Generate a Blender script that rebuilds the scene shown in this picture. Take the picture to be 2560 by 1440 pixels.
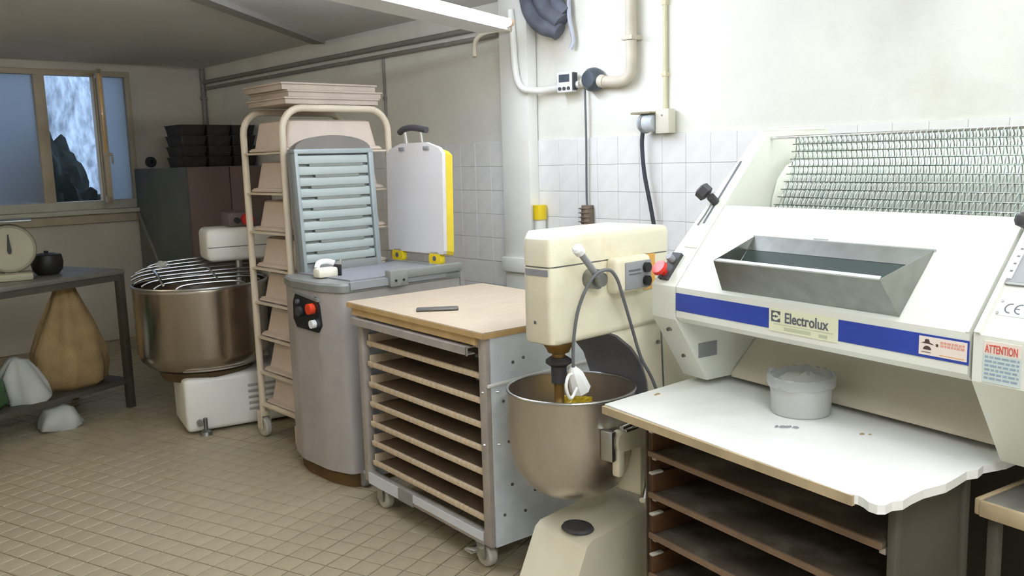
import bpy, bmesh, math, random
from mathutils import Vector, Matrix
R = math.radians
rnd = random.Random(7)
scene = bpy.context.scene
for o in list(bpy.data.objects): bpy.data.objects.remove(o)
COL = scene.collection

# ------------------------------------------------------------------ camera, world, exposure
YAW, PITCH, ROLL, CAMZ, FPX = R(42.27), R(8.40), R(-1.667), 1.55, 2200.0
fw = Vector((math.sin(YAW)*math.cos(PITCH), math.cos(YAW)*math.cos(PITCH), -math.sin(PITCH)))
rt = Vector((math.cos(YAW), -math.sin(YAW), 0)); up = rt.cross(fw)
rt2 = rt*math.cos(ROLL) + up*math.sin(ROLL); up2 = up*math.cos(ROLL) - rt*math.sin(ROLL)
camd = bpy.data.cameras.new('camera'); cam = bpy.data.objects.new('camera', camd); COL.objects.link(cam)
camd.sensor_width = 36; camd.lens = 36*FPX/2560; camd.clip_start = 0.05
m = Matrix((rt2, up2, -fw)).transposed().to_4x4(); m.translation = Vector((0, 0, CAMZ))
cam.matrix_world = m
scene.camera = cam
scene.view_settings.view_transform = 'Standard'; scene.view_settings.look = 'None'
scene.view_settings.gamma = 1; scene.view_settings.use_curve_mapping = False
scene.view_settings.exposure = 0.2
world = bpy.data.worlds.new('world'); scene.world = world; world.use_nodes = True
world.node_tree.nodes['Background'].inputs[0].default_value = (0.55, 0.72, 1.0, 1)
world.node_tree.nodes['Background'].inputs[1].default_value = 1.6
TUBE_POWER, TUBE_POWER_2, TUBE_POWER_3, TUBE_POWER_4 = 78.0, 60.0, 34.0, 165.0          # emission of the fluorescent tubes

# ------------------------------------------------------------------ materials
def hexc(h):
    h = h.lstrip('#'); v = [int(h[i:i+2], 16)/255 for i in (0, 2, 4)]
    return tuple((c/12.92 if c <= .04045 else ((c+.055)/1.055)**2.4) for c in v) + (1,)
MATS = {}
def mat(name, col, rough=.5, metal=0., var=.12, scale=6., bump=0., bscale=60., spec=.5, stain=None, stain_amt=.5, stain_scale=3., stretch=(1, 1, 1), trans=0., alpha=1., ior=1.45, emit=None, power=0., coat=0.):
    if name in MATS: return MATS[name]
    mt = bpy.data.materials.new(name); mt.use_nodes = True; nt = mt.node_tree; b = nt.nodes['Principled BSDF']
    c = hexc(col) if isinstance(col, str) else tuple(col)+(1,)
    L = nt.links.new
    tc = nt.nodes.new('ShaderNodeTexCoord'); mp = nt.nodes.new('ShaderNodeMapping'); mp.inputs['Scale'].default_value = stretch
    L(tc.outputs['Object'], mp.inputs['Vector'])
    nz = nt.nodes.new('ShaderNodeTexNoise'); nz.inputs['Scale'].default_value = scale; nz.inputs['Detail'].default_value = 5
    L(mp.outputs[0], nz.inputs['Vector'])
    rp = nt.nodes.new('ShaderNodeValToRGB')
    rp.color_ramp.elements[0].position = .3; rp.color_ramp.elements[1].position = .7
    rp.color_ramp.elements[0].color = tuple(max(0, x*(1-var)) for x in c[:3])+(1,)
    rp.color_ramp.elements[1].color = tuple(min(1, x*(1+var)) for x in c[:3])+(1,)
    L(nz.outputs[0], rp.inputs[0]); out = rp.outputs[0]
    if stain:
        n2 = nt.nodes.new('ShaderNodeTexNoise'); n2.inputs['Scale'].default_value = stain_scale; n2.inputs['Detail'].default_value = 8; n2.inputs['Roughness'].default_value = .65
        L(mp.outputs[0], n2.inputs['Vector'])
        r2 = nt.nodes.new('ShaderNodeValToRGB'); r2.color_ramp.elements[0].position = .52; r2.color_ramp.elements[1].position = .72
        r2.color_ramp.elements[0].color = (0, 0, 0, 1); r2.color_ramp.elements[1].color = (stain_amt,)*3+(1,)
        L(n2.outputs[0], r2.inputs[0])
        mx = nt.nodes.new('ShaderNodeMix'); mx.data_type = 'RGBA'
        L(r2.outputs[0], mx.inputs[0]); L(out, mx.inputs[6]); mx.inputs[7].default_value = hexc(stain); out = mx.outputs[2]
    L(out, b.inputs['Base Color'])
    b.inputs['Roughness'].default_value = rough; b.inputs['Metallic'].default_value = metal
    b.inputs['Specular IOR Level'].default_value = spec; b.inputs['IOR'].default_value = ior
    b.inputs['Transmission Weight'].default_value = trans; b.inputs['Alpha'].default_value = alpha
    b.inputs['Coat Weight'].default_value = coat
    if emit:
        b.inputs['Emission Color'].default_value = hexc(emit); b.inputs['Emission Strength'].default_value = power
    if bump:
        n3 = nt.nodes.new('ShaderNodeTexNoise'); n3.inputs['Scale'].default_value = bscale; n3.inputs['Detail'].default_value = 4
        L(mp.outputs[0], n3.inputs['Vector'])
        bp = nt.nodes.new('ShaderNodeBump'); bp.inputs['Strength'].default_value = bump; bp.inputs['Distance'].default_value = .01
        L(n3.outputs[0], bp.inputs['Height']); L(bp.outputs[0], b.inputs['Normal'])
    MATS[name] = mt; return mt
plaster = mat('plaster_cream', '#eceadf', .85, var=.05, scale=2.5, bump=.15, bscale=30, stain='#cdc5b3', stain_amt=.35, stain_scale=1.6)
plaster_far = mat('plaster_beige', '#c9c2b4', .9, var=.08, scale=2, bump=.15, bscale=25)
plaster_white = mat('plaster_white', '#e8e6e0', .9, var=.05, scale=2)
ceil_m = mat('ceiling_paint', '#e2e0da', .9, var=.06, scale=1.5, bump=.1, bscale=20)
wtile = mat('wall_tile_glaze', '#f1f0ec', .22, var=.03, scale=12)
grout = mat('grout', '#dcd8d0', .9, var=.08, scale=20)
ftile = mat('floor_tile', '#a69b80', .42, var=.10, scale=9, bump=.06, bscale=50, stain='#9d9178', stain_amt=.35, stain_scale=2.2)
fgrout = mat('floor_grout', '#8d826b', .9, var=.15, scale=20)
cream = mat('cream_enamel', '#e6e0c9', .38, var=.04, scale=5, stain='#c9b98f', stain_amt=.25, stain_scale=4)
mixer_cream = mat('mixer_enamel', '#dfd8bf', .4, var=.05, scale=5, stain='#b59a5e', stain_amt=.3, stain_scale=4)
white_en = mat('white_enamel', '#ecebe2', .35, var=.03, scale=5)
moulder_m = mat('moulder_enamel', '#dfe0d4', .4, var=.03, scale=4, stain='#cfc9b0', stain_amt=.25, stain_scale=5)
steel = mat('brushed_steel', '#b9b9b6', .33, 1., var=.08, scale=30, stretch=(1, 1, 14))
steel_dark = mat('dull_steel', '#8f908c', .42, 1., var=.12, scale=20)
bowl_m = mat('bowl_steel', '#cbc3bb', .36, 1., var=.08, scale=14, stretch=(1, 1, .3))
chrome = mat('chrome', '#dcdcdc', .15, 1., var=.03)
grey_body = mat('grey_hammer_paint', '#a39c96', .45, var=.06, scale=10, bump=.04, bscale=90)
grey_top = mat('grey_top_paint', '#7f807a', .4, var=.06, scale=10)
zinc = mat('galvanised_sheet', '#dde5ec', .5, 0., var=.12, scale=12, stain='#8d8f8c', stain_amt=.3)
zinc_post = mat('galvanised_post', '#b0a89f', .5, .3, var=.12, scale=14)
wood_top = mat('beech_worktop', '#b9a88f', .6, var=.07, scale=6, stretch=(1, 7, 1), stain='#c2a372', stain_amt=.4, stain_scale=3)
wood_edge = mat('beech_edge', '#b99a68', .65, var=.15, scale=10)
wood_tray = mat('pine_tray', '#cbb697', .7, var=.14, scale=8, stretch=(1, 6, 1), stain='#d9cdb6', stain_amt=.6, stain_scale=4)
tray_in = mat('shaded_floured_bed', '#7b6952', .75, var=.2, scale=7, stain='#b3a58e', stain_amt=.6, stain_scale=5)  # bed darkened for the shade between trays; the pale stain is flour
wood_dark = mat('dark_wood', '#4a3016', .6, var=.25, scale=7, stretch=(1, 1, 5))
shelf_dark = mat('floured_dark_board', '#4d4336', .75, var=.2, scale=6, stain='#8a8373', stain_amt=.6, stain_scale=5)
rack_cream = mat('rack_cream_paint', '#cfc2aa', .45, var=.06, scale=8)
crate_m = mat('basket_beige_plastic', '#cfbfae', .55, var=.05, scale=8, spec=.3)
carton = mat('carton_pinkish', '#b5a799', .8, var=.1, scale=8)
black = mat('black_plastic', '#1c1c1e', .4, var=.1)
dark_rubber = mat('dark_rubber', '#3c3a3c', .6, var=.1)
red_p = mat('red_plastic', '#c8281c', .35, var=.05)
red_o = mat('orange_red_plastic', '#d8431f', .4, var=.05)
column_shade_m = mat('column_shade_grey', '#6f6d72', .6, var=.08)
white_p = mat('white_plastic', '#e9e9e6', .4, var=.03)
yellow_p = mat('yellow_plastic', '#e6c81e', .4, var=.06, scale=6)
yellow_soft = mat('yellow_edge_plastic', '#dcc236', .45, var=.08, scale=6)
blue_band = mat('blue_band', '#2a3f94', .4, var=.05)
plate_m = mat('brand_plate', '#dfe0c0', .4, var=.03)
grey_print = mat('grey_print', '#5a5c62', .5, var=.05)
faint_print = mat('faint_print', '#bdc2a4', .5, var=.05)
red_print = mat('red_print', '#c4594a', .5, var=.05)
pale_red_print = mat('pale_red_print', '#d79c8c', .5, var=.05)
blue_print = mat('blue_print', '#8ea0ad', .5, var=.05)
sticker_m = mat('sticker_paper', '#e6d8cc', .5, var=.03)
film_m = mat('label_film', '#c6d2cc', .4, var=.03)
brown_print = mat('brown_print', '#4a3a34', .5, var=.05)
lam_white = mat('white_laminate', '#f0f0ea', .45, var=.03, scale=5, stain='#ddd8c8', stain_amt=.3, stain_scale=6)
strip_m = mat('brown_board_strip', '#77604a', .7, var=.2, scale=10)
lam_edge = mat('laminate_edge', '#b09d7c', .7, var=.15, scale=10)
belt_m = mat('beige_ramp', '#d8cdb8', .7, var=.05)
lip_m = mat('hopper_lip_steel', '#e2e4e2', .55, .6, var=.03)  # paler than the other hopper steel: lamp highlight put into the colour
slot_m = mat('slot_dark_green', '#2f3a36', .5, var=.1)
chain_m = mat('chain_steel', '#97a19b', .3, 1., var=.05)
grey_plast = mat('grey_plastic', '#8a8a8c', .45, var=.05)
cable_m = mat('grey_cable', '#5f6062', .5, var=.08)
cable_dk = mat('dark_cable', '#33373c', .5, var=.08)
pipe_paint = mat('pipe_paint', '#c6bda9', .55, var=.1, scale=10)
pipe_grey = mat('pipe_grey', '#8f8a84', .6, var=.1, scale=10)
cast_brown = mat('brown_cast', '#8a6a34', .5, .4, var=.2, scale=12)
orange_plate = mat('orange_plate', '#d09a4a', .5, var=.1)
sack_m = mat('jute_sack', '#9c8359', .85, var=.2, scale=9, bump=.5, bscale=140)
bag_white = mat('white_paper_bag', '#b3b6ae', .6, var=.08, scale=5, bump=.4, bscale=12)
bag_green = mat('green_plastic_bag', '#3d5a3a', .5, var=.25, scale=5, bump=.4, bscale=14)
table_m = mat('worn_steel_table', '#8d8b82', .5, .6, var=.15, scale=10)
table_leg_m = mat('dark_table_leg', '#4c473c', .6, var=.15)
scale_m = mat('scale_face', '#a39f88', .5, var=.05)
cab_grey = mat('cabinet_grey_green', '#6a6f6b', .6, var=.12, scale=3)
cab_brown = mat('cabinet_maroon', '#6f5d54', .65, var=.12, scale=3)
tin_black = mat('black_tin', '#33302d', .55, .3, var=.25, scale=14, bump=.3, bscale=20)
win_paint = mat('window_frame_paint', '#b9ac93', .5, var=.08, scale=8)
win_sill_m = mat('window_sill_paint', '#c4c2b2', .5, var=.08, scale=8)
sash_gold = mat('sash_highlight_gold', '#e0b060', .3, var=.08, scale=8, coat=.4)
frost = mat('frosted_glass', '#bfc4c8', .65, trans=.8, var=.04, scale=2)
film = mat('clear_film', '#f4f6f5', .12, trans=.85, var=.02, bump=.35, bscale=25, ior=1.2)
tub_m = mat('translucent_tub', '#d9d9d4', .4, trans=.35, var=.03)
dough_m = mat('pale_dough', '#e2dccb', .7, var=.06)
crumb_m = mat('grey_crumbs', '#8d8f92', .8, var=.2, scale=40)
brown_crumb = mat('brown_crumb', '#a58d66', .8, var=.2, scale=40)
yellow_dough = mat('yellow_dough', '#b99a1e', .5, var=.25, scale=14)
lamp_h = mat('lamp_housing', '#dcdad6', .45, var=.03)
lamp_cap = mat('lamp_end_cap', '#d9b79b', .5, var=.03)
tube1 = mat('tube_glow', '#ffffff', .5, emit='#dde8ff', power=TUBE_POWER)
tube2 = mat('tube_glow_moulder', '#ffffff', .5, emit='#eefaff', power=TUBE_POWER_2)
tube3 = mat('tube_glow_left_fill', '#ffffff', .5, emit='#ffe9c8', power=TUBE_POWER_3)
tube4 = mat('tube_glow_camera_fill', '#ffffff', .5, emit='#f2f6ff', power=TUBE_POWER_4)
rock_m = mat('pale_rock_bank', '#c3ccd4', .9, var=.5, scale=9, bump=1., bscale=9, stain='#6a747c', stain_amt=.7, stain_scale=7, stretch=(1.4, 1, .45))
leaf_m = mat('dark_shrub', '#1d241d', .8, var=.4, scale=12)
earth_m = mat('dark_earth', '#2c2c26', .95, var=.3, scale=5)
outer_m = mat('outer_wall', '#7d8288', .9)
pot_m = mat('black_pot', '#25241f', .45, .3, var=.2)
wheel_m = mat('grey_wheel', '#8d8a84', .5, var=.1)
wheel_lt = mat('pale_wheel', '#b9b4a6', .5, var=.1)
tape_m = mat('grey_tape', '#8e8a87', .5, var=.1)
label_w = mat('white_rail_tape', '#d5d8da', .4, var=.04)

# ------------------------------------------------------------------ mesh builder
class MB:
    def __init__(s): s.bm = bmesh.new()
    def box(s, x0, x1, y0, y1, z0, z1, bev=0., seg=2, rot=None, at=None):
        b2 = bmesh.new()
        bmesh.ops.create_cube(b2, size=1)
        for v in b2.verts:
            v.co = Vector(((x0+x1)/2+v.co.x*(x1-x0), (y0+y1)/2+v.co.y*(y1-y0), (z0+z1)/2+v.co.z*(z1-z0)))
        if bev: bmesh.ops.bevel(b2, geom=b2.edges[:], offset=bev, segments=seg, profile=.5, affect='EDGES')
        if rot is not None:
            p = Vector(at or ((x0+x1)/2, (y0+y1)/2, (z0+z1)/2))
            for v in b2.verts: v.co = p+rot@(v.co-p)
        s.merge(b2); return s
    def merge(s, b2):
        mp = [s.bm.verts.new(v.co) for v in b2.verts]
        b2.verts.index_update()
        for f in b2.faces:
            try: s.bm.faces.new([mp[v.index] for v in f.verts])
            except ValueError: pass
        b2.free()
    def ring(s, pts): return [s.bm.verts.new(p) for p in pts]
    def bridge(s, a, b, closed=True):
        n = len(a)
        for i in range(n if closed else n-1):
            j = (i+1) % n
            s.bm.faces.new((a[i], a[j], b[j], b[i]))
    def tube(s, pts, r, n=8, closed=False, caps=True):
        pts = [Vector(p) for p in pts]; N = len(pts); rs = r if isinstance(r, (list, tuple)) else [r]*N
        rings = []; u = None
        for i, p in enumerate(pts):
            if closed: t = (pts[(i+1) % N]-pts[i-1]).normalized()
            else: t = (pts[min(i+1, N-1)]-pts[max(i-1, 0)]).normalized()
            if u is None:
                u = t.orthogonal().normalized()
            else:
                u = (u-t*u.dot(t))
                u = u.normalized() if u.length > 1e-6 else t.orthogonal().normalized()
            w = t.cross(u)
            rings.append(s.ring([p+(u*math.cos(2*math.pi*k/n)+w*math.sin(2*math.pi*k/n))*rs[i] for k in range(n)]))
        for i in range(N-1): s.bridge(rings[i], rings[i+1])
        if closed: s.bridge(rings[-1], rings[0])
        elif caps: s.bm.faces.new(rings[0][::-1]); s.bm.faces.new(rings[-1])
        return s
    def cyl(s, a, b, r, r2=None, n=20): return s.tube([a, b], [r, r if r2 is None else r2], n)
    def lathe(s, prof, c=(0, 0, 0), n=32, axis='z', sx=1., sy=1.):
        c = Vector(c); rings = []
        for r, h in prof:
            ring = []
            for k in range(n):
                a = 2*math.pi*k/n; p = (r*math.cos(a)*sx, r*math.sin(a)*sy)
                ring.append(c+(Vector((p[0], p[1], h)) if axis == 'z' else Vector((h, p[0], p[1])) if axis == 'x' else Vector((p[1], h, p[0]))))
            rings.append(s.ring(ring) if r > 1e-6 else [s.bm.verts.new(ring[0])])
        for i in range(len(rings)-1):
            a, b = rings[i], rings[i+1]
            if len(a) == 1 and len(b) == 1: continue
            if len(a) == 1:
                for k in range(n): s.bm.faces.new((a[0], b[(k+1) % n], b[k]))
            elif len(b) == 1:
                for k in range(n): s.bm.faces.new((a[k], a[(k+1) % n], b[0]))
            else: s.bridge(a, b)
        return s
    def prism(s, poly, f0, f1):
        a = s.ring([f0(*p) for p in poly]); b = s.ring([f1(*p) for p in poly])
        s.bridge(a, b); s.bm.faces.new(a[::-1]); s.bm.faces.new(b); return s
    def quad(s, *p): s.bm.faces.new(s.ring([Vector(q) for q in p])); return s
    def build(s, name, m, parent=None, smooth=35, loc=None):
        bmesh.ops.recalc_face_normals(s.bm, faces=s.bm.faces[:])
        if smooth:
            for f in s.bm.faces: f.smooth = True
            for e in s.bm.edges:
                e.smooth = len(e.link_faces) == 2 and e.calc_face_angle(0) < R(smooth)
        me = bpy.data.meshes.new(name); s.bm.to_mesh(me); s.bm.free()
        me.materials.append(m)
        o = bpy.data.objects.new(name, me); COL.objects.link(o)
        if parent: o.parent = parent
        if loc: o.location = loc
        return o
def smooth_path(pts, k=6, closed=False):
    P = [Vector(p) for p in pts]; out = []; n = len(P)
    for i in range(n if closed else n-1):
        a, b, c, d = (P[(i-1) % n] if closed or i else P[0]), P[i], P[(i+1) % n], (P[(i+2) % n] if closed or i+2 < n else P[-1])
        for j in range(k):
            t = j/k; out.append(.5*((2*b)+(c-a)*t+(2*a-5*b+4*c-d)*t*t+(3*b-a-3*c+d)*t**3))
    if not closed: out.append(P[-1])
    return out
def tag(o, label=None, cat=None, group=None, kind=None):
    if label: o['label'] = label
    if cat: o['category'] = cat
    if group: o['group'] = group
    if kind: o['kind'] = kind
    return o
def thing(name, label, cat, loc=(0, 0, 0), rz=0., group=None):
    o = bpy.data.objects.new(name, None); COL.objects.link(o); o.location = loc; o.rotation_euler.z = rz
    o.empty_display_size = .05
    return tag(o, label, cat, group)
def share(name, me, parent=None, loc=(0, 0, 0), rz=0.):
    o = bpy.data.objects.new(name, me); COL.objects.link(o); o.location = loc; o.rotation_euler.z = rz
    if parent: o.parent = parent
    return o
def struct(o): o['kind'] = 'structure'; return o
_fonts = {}
def text(name, body, size, m, parent, place, depth=.0006, bold=0., xs=1.):
    cu = bpy.data.curves.new(name, 'FONT'); cu.body = body; cu.size = size; cu.extrude = depth; cu.offset = bold
    tmp = bpy.data.objects.new(name+'_tmp', cu); COL.objects.link(tmp)
    dg = bpy.context.evaluated_depsgraph_get(); me = bpy.data.meshes.new_from_object(tmp.evaluated_get(dg))
    bpy.data.objects.remove(tmp); me.name = name; me.materials.clear(); me.materials.append(m)
    for v in me.vertices: v.co = place(v.co.x*xs, v.co.y, v.co.z)
    o = bpy.data.objects.new(name, me); COL.objects.link(o); o.parent = parent
    return o

W, FAR, CEIL, XL, YB = 3.70, 8.40, 2.49, -1.6, -1.6
# ------------------------------------------------------------------ the room
floor = struct(MB().box(XL, W+.2, YB, FAR+.2, -.12, -.006).build('floor', fgrout, smooth=0))
def project(x, y, z):
    d = Vector((x, y, z-CAMZ)); q = d.dot(fw)
    return (1280+FPX*d.dot(rt2)/q, 720-FPX*d.dot(up2)/q) if q > .05 else (-9999, 0)
# floor tiles: 10 cm, laid at an angle to the tiled wall
ta = R(18.3); ux, uy = Vector((math.cos(ta), math.sin(ta))), Vector((-math.sin(ta), math.cos(ta)))
tb = MB().box(-.0475, .0475, -.0475, .0475, -.008, 0, bev=.002, seg=1)
tmesh_o = tb.build('tile', ftile, floor, smooth=0); tmesh = tmesh_o.data
spots = []
for i in range(-60, 90):
    for j in range(-60, 110):
        p = ux*(i*.1)+uy*(j*.1)
        if not (XL+.06 < p.x < W-.06 and YB+.06 < p.y < FAR-.06): continue
        u, v = project(p.x, p.y, 0)
        vis = -40 < u < 1300 and v < 1480 and p.x < 2.12
        spots.append((0 if vis else 1, p.length, p))
spots.sort(key=lambda s: (s[0], s[1]))
tmesh_o.location = (spots[0][2].x, spots[0][2].y, 0); tmesh_o.rotation_euler.z = ta
for s_ in spots[1:300]: share('tile', tmesh, floor, (s_[2].x, s_[2].y, 0), ta)
vs, fs = [], []
for s_ in spots[300:]:
    p = s_[2]; k = len(vs)
    for z in (-.008, 0):
        for a, b in ((-1, -1), (1, -1), (1, 1), (-1, 1)):
            q = p+ux*(a*.0475)+uy*(b*.0475); vs.append((q.x, q.y, z))
    fs += [(k+4, k+5, k+6, k+7), (k, k+1, k+5, k+4), (k+1, k+2, k+6, k+5), (k+2, k+3, k+7, k+6), (k+3, k, k+4, k+7)]
me = bpy.data.meshes.new('tile_field'); me.from_pydata(vs, [], fs); me.materials.append(ftile)
tag(share('tile_field', me, floor), kind='stuff')

ceiling = struct(MB().box(XL, W+.2, YB, FAR+.2, CEIL, CEIL+.12).build('ceiling', ceil_m, smooth=0))
wall_right = struct(MB().box(W, W+.2, YB, FAR+.2, -.1, CEIL).build('wall_right', plaster, smooth=0))
struct(MB().box(XL-.2, XL, YB, FAR+.2, -.1, CEIL).build('wall_left', plaster_white, smooth=0))
struct(MB().box(XL, W, YB-.2, YB, -.1, CEIL).build('wall_back', plaster_white, smooth=0))
# wall tiles 15 cm, eleven rows, proud of the plaster with recessed joints
g = MB().box(W-.004, W, YB, FAR, 0, 1.652).build('grout_bed', grout, wall_right, smooth=0)
wt = MB().box(-.010, -.002, -.0742, .0742, -.0742, .0742, bev=.0015, seg=1).build('tile', wtile, wall_right, smooth=0); wtm = wt.data
first = True; rest = []
for r_ in range(11):
    z = 1.65-.075-.15*r_
    for k in range(-20, 60):
        y = 3.025+.075+.15*k
        if not (YB+.08 < y < FAR-.08): continue
        if r_ < 5 and .95 < y:
            if first: wt.location = (W, y, z); first = False
            else: share('tile', wtm, wall_right, (W, y, z))
        else: rest.append((y, z))
vs, fs = [], []
for y, z in rest:
    k = len(vs)
    for x in (W-.002, W-.010):
        for a, b in ((-1, -1), (1, -1), (1, 1), (-1, 1)): vs.append((x, y+a*.0735, z+b*.0735))
    fs += [(k+4, k+5, k+6, k+7), (k, k+1, k+5, k+4), (k+1, k+2, k+6, k+5), (k+2, k+3, k+7, k+6), (k+3, k, k+4, k+7)]
me = bpy.data.meshes.new('tile_field'); me.from_pydata(vs, [], fs); me.materials.append(wtile)
tag(share('tile_field', me, wall_right), kind='stuff')

# far wall with the window opening
WX0, WX1, WZ0, WZ1 = 0.75, 2.99, 1.20, 2.42
fwall = MB()
fwall.box(XL, WX0, FAR, FAR+.25, -.1, CEIL); fwall.box(WX1, W, FAR, FAR+.25, -.1, CEIL)
fwall.box(WX0, WX1, FAR, FAR+.25, -.1, WZ0); fwall.box(WX0, WX1, FAR, FAR+.25, WZ1, CEIL)
struct(fwall.build('wall_far', plaster_far, smooth=0))
win = thing('window_1', None, None, (0, FAR, 0)); struct(win)
for x0, x1 in ((WX0, WX0+.07), (1.42, 1.50), (2.185, 2.275), (2.665, 2.745), (WX1-.05, WX1)):
    MB().box(x0, x1, -.026, .056, WZ0+.078, WZ1-.048, bev=.006).build('frame_post', win_paint, win)
MB().box(WX0, WX1, -.03, .06, WZ1-.05, WZ1, bev=.006).build('frame_head', win_paint, win)
MB().box(WX0, WX1, -.03, .06, WZ0, WZ0+.08, bev=.006).build('frame_rail', win_sill_m, win)
MB().box(WX0-.05, WX1+.05, -.10, .02, WZ0-.04, WZ0, bev=.01).build('window_sill', win_sill_m, win)
MB().box(WX0-.05, WX1+.05, -.05, .0, WZ0-.12, WZ0-.04, bev=.008).build('sill_apron', win_paint, win)
for x0, x1 in ((WX0+.07, 1.42), (1.50, 2.185), (2.745, WX1-.05)):
    MB().box(x0, x1, .01, .018, WZ0+.08, WZ1-.05).build('pane', frost, win, smooth=0)
# the open casement, swung into the room
sash = bpy.data.objects.new('open_sash', None); COL.objects.link(sash); sash.parent = win
sash.location = (2.70, -.02, 0); sash.rotation_euler.z = R(-104)
f = MB(); sw = .40
f.box(0, .055, -.02, .02, WZ0+.06, WZ1-.02, bev=.004); f.box(0, sw, -.02, .02, WZ1-.08, WZ1-.02, bev=.004); f.box(0, sw, -.02, .02, WZ0+.06, WZ0+.12, bev=.004)
f.build('sash_frame', win_paint, sash)
MB().box(sw-.05, sw, -.022, .022, WZ0+.06, WZ1-.02, bev=.003).build('sash_stile', win_paint, sash)
MB().box(sw-.001, sw+.004, -.012, .004, WZ0+.50, WZ1-.06, bev=.001).build('sash_highlight', sash_gold, sash)  # narrow gold highlight on the sash edge, put in as a coloured strip
MB().box(.05, sw-.05, -.003, .003, WZ0+.12, WZ1-.08).build('sash_pane', frost, sash, smooth=0)
MB().cyl((sw-.03, .02, 1.68), (sw-.03, .05, 1.68), .012).cyl((sw-.03, .045, 1.68), (sw-.03, .045, 1.60), .008).build('sash_handle', pipe_paint, sash)

# outside: a pale rock bank and dark shrubs
def grid_obj(nx, ny, fn):
    mb = MB(); rows = [[mb.bm.verts.new(fn(i/(nx-1), j/(ny-1))) for i in range(nx)] for j in range(ny)]
    for j in range(ny-1):
        for i in range(nx-1): mb.bm.faces.new((rows[j][i], rows[j][i+1], rows[j+1][i+1], rows[j+1][i]))
    return mb
from mathutils import noise
def rockf(a, b):
    x, z = -2+12*a, -.5+6*b; n = noise.noise(Vector((x*1.7, z*1.7, 1)))*.25+noise.noise(Vector((x*5, z*5, 4)))*.10
    return Vector((x, 11.2+.25*z+n, z))
tag(grid_obj(90, 60, rockf).build('rock_bank', rock_m, smooth=80), 'pale rocky bank lit by daylight outside the open window', 'bank', kind=None)
struct(MB().box(-3, 9, FAR+.25, 13, -.6, -.4).build('yard_ground', earth_m, smooth=0))
def blob(c, r, seed, amp=.25, n=20, squash=1.):
    mb = MB(); bmesh.ops.create_icosphere(mb.bm, subdivisions=5, radius=1)
    for v in mb.bm.verts:
        d = v.co.normalized(); k = 1+amp*noise.noise(d*2.0+Vector((seed, 0, 0)))+amp*.4*noise.noise(d*8+Vector((0, seed, 0)))+amp*.25*noise.noise(d*19+Vector((0, 0, seed)))
        v.co = Vector(c)+Vector((d.x*r[0], d.y*r[1], d.z*r[2]))*k
    return mb
tag(blob((2.42, 9.6, .55), (.62, .4, 1.22), 3, .35).build('shrub', leaf_m, smooth=60), 'dark shrub standing outside below the open casement', 'shrub')

# pillar and its skirting block
pil = struct(MB().box(3.613, W-.0105, 3.79, 4.03, 0, CEIL, bev=.006).build('pillar', white_en))
MB().box(3.592, 3.613, 3.785, 4.04, .86, .95, bev=.006).build('pillar_skirting', white_en, pil)
# ------------------------------------------------------------------ lamps
def lamp(name, label, a, b, tm, side, capm, power_len=1.0, hang=True):
    a, b = Vector(a), Vector(b); d = (b-a).normalized(); n = Vector((-d.y, d.x, 0))*side   # n: side the housing is on
    root = thing(name, label, 'lamp', a)
    z = Vector((0, 0, 1)); L = (b-a).length
    h = MB()
    prof = [(.032, -.030), (.200, -.034), (.206, -.022), (.15, .0), (.040, .004), (.032, -.010)] if hang else [(-.04, .03), (.04, .03), (.04, .05), (-.04, .05)]
    h.prism(prof, lambda s_, t_: n*s_+z*t_-d*.03, lambda s_, t_: n*s_+z*t_+d*(L+.03))
    h.build('housing', lamp_h, root)
    MB().cyl(Vector((0, 0, 0))+d*.03, d*(L-.03), .019, n=16).build('tube', tm, root)
    for t in (0., L):
        MB().cyl(d*(t-.025 if t else -.005), d*(t+.005 if t else .025), .022).build('lamp_holder', capm, root)
    if hang:
        for t in (.25, .8):
            MB().cyl(d*(L*t)+n*.10+z*.0, d*(L*t)+n*.10+z*(CEIL-a.z), .006, n=8).build('hanger', lamp_h, root)
    return root
lamp('batten_lamp', 'lit fluorescent batten hanging under the ceiling beside the white pillar', (3.27, 3.55, 2.26), (1.10, 2.79, 2.26), tube1, -1, lamp_cap)

lamp('batten_lamp', 'fluorescent batten on the ceiling above the moulding machine', (3.15, 1.45, 2.43), (1.20, .77, 2.43), tube2, -1, lamp_cap, hang=False)
lamp('batten_lamp', 'warm fluorescent batten added out of view on the left as fill light', (-.45, 4.2, 2.43), (-.45, 5.7, 2.43), tube3, -1, lamp_cap, hang=False)  # unseen lamp added to lift the dark left side
lamp('batten_lamp', 'fluorescent batten added out of view above the camera as fill light', (1.35, .10, 2.43), (-.35, -.50, 2.43), tube4, -1, lamp_cap, hang=False)  # unseen lamp added to brighten the sides that face the camera

# ------------------------------------------------------------------ dough moulder (the large machine on the right)
MA = R(-100.5)
MOX, MOY = 2.196, 1.661
mo = thing('dough_moulder', 'white enamelled dough moulding machine with blue band, steel hopper and chain curtain', 'moulder', (MOX, MOY, 0), MA)
ZL, ZF, SL = 1.045, 1.139, .95
V = Vector
# front cover: lip, slanted panel up to the chain opening
prof = [(0, ZL), (0, ZF), (.208, 1.380), (.225, 1.380), (.225, 1.360), (.020, 1.125), (.045, 1.020), (.018, 1.028)]
MB().prism(prof, lambda t, z: V((.004, t, z)), lambda t, z: V((SL-.004, t, z))).build('front_cover', moulder_m, mo, smooth=20)
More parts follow.
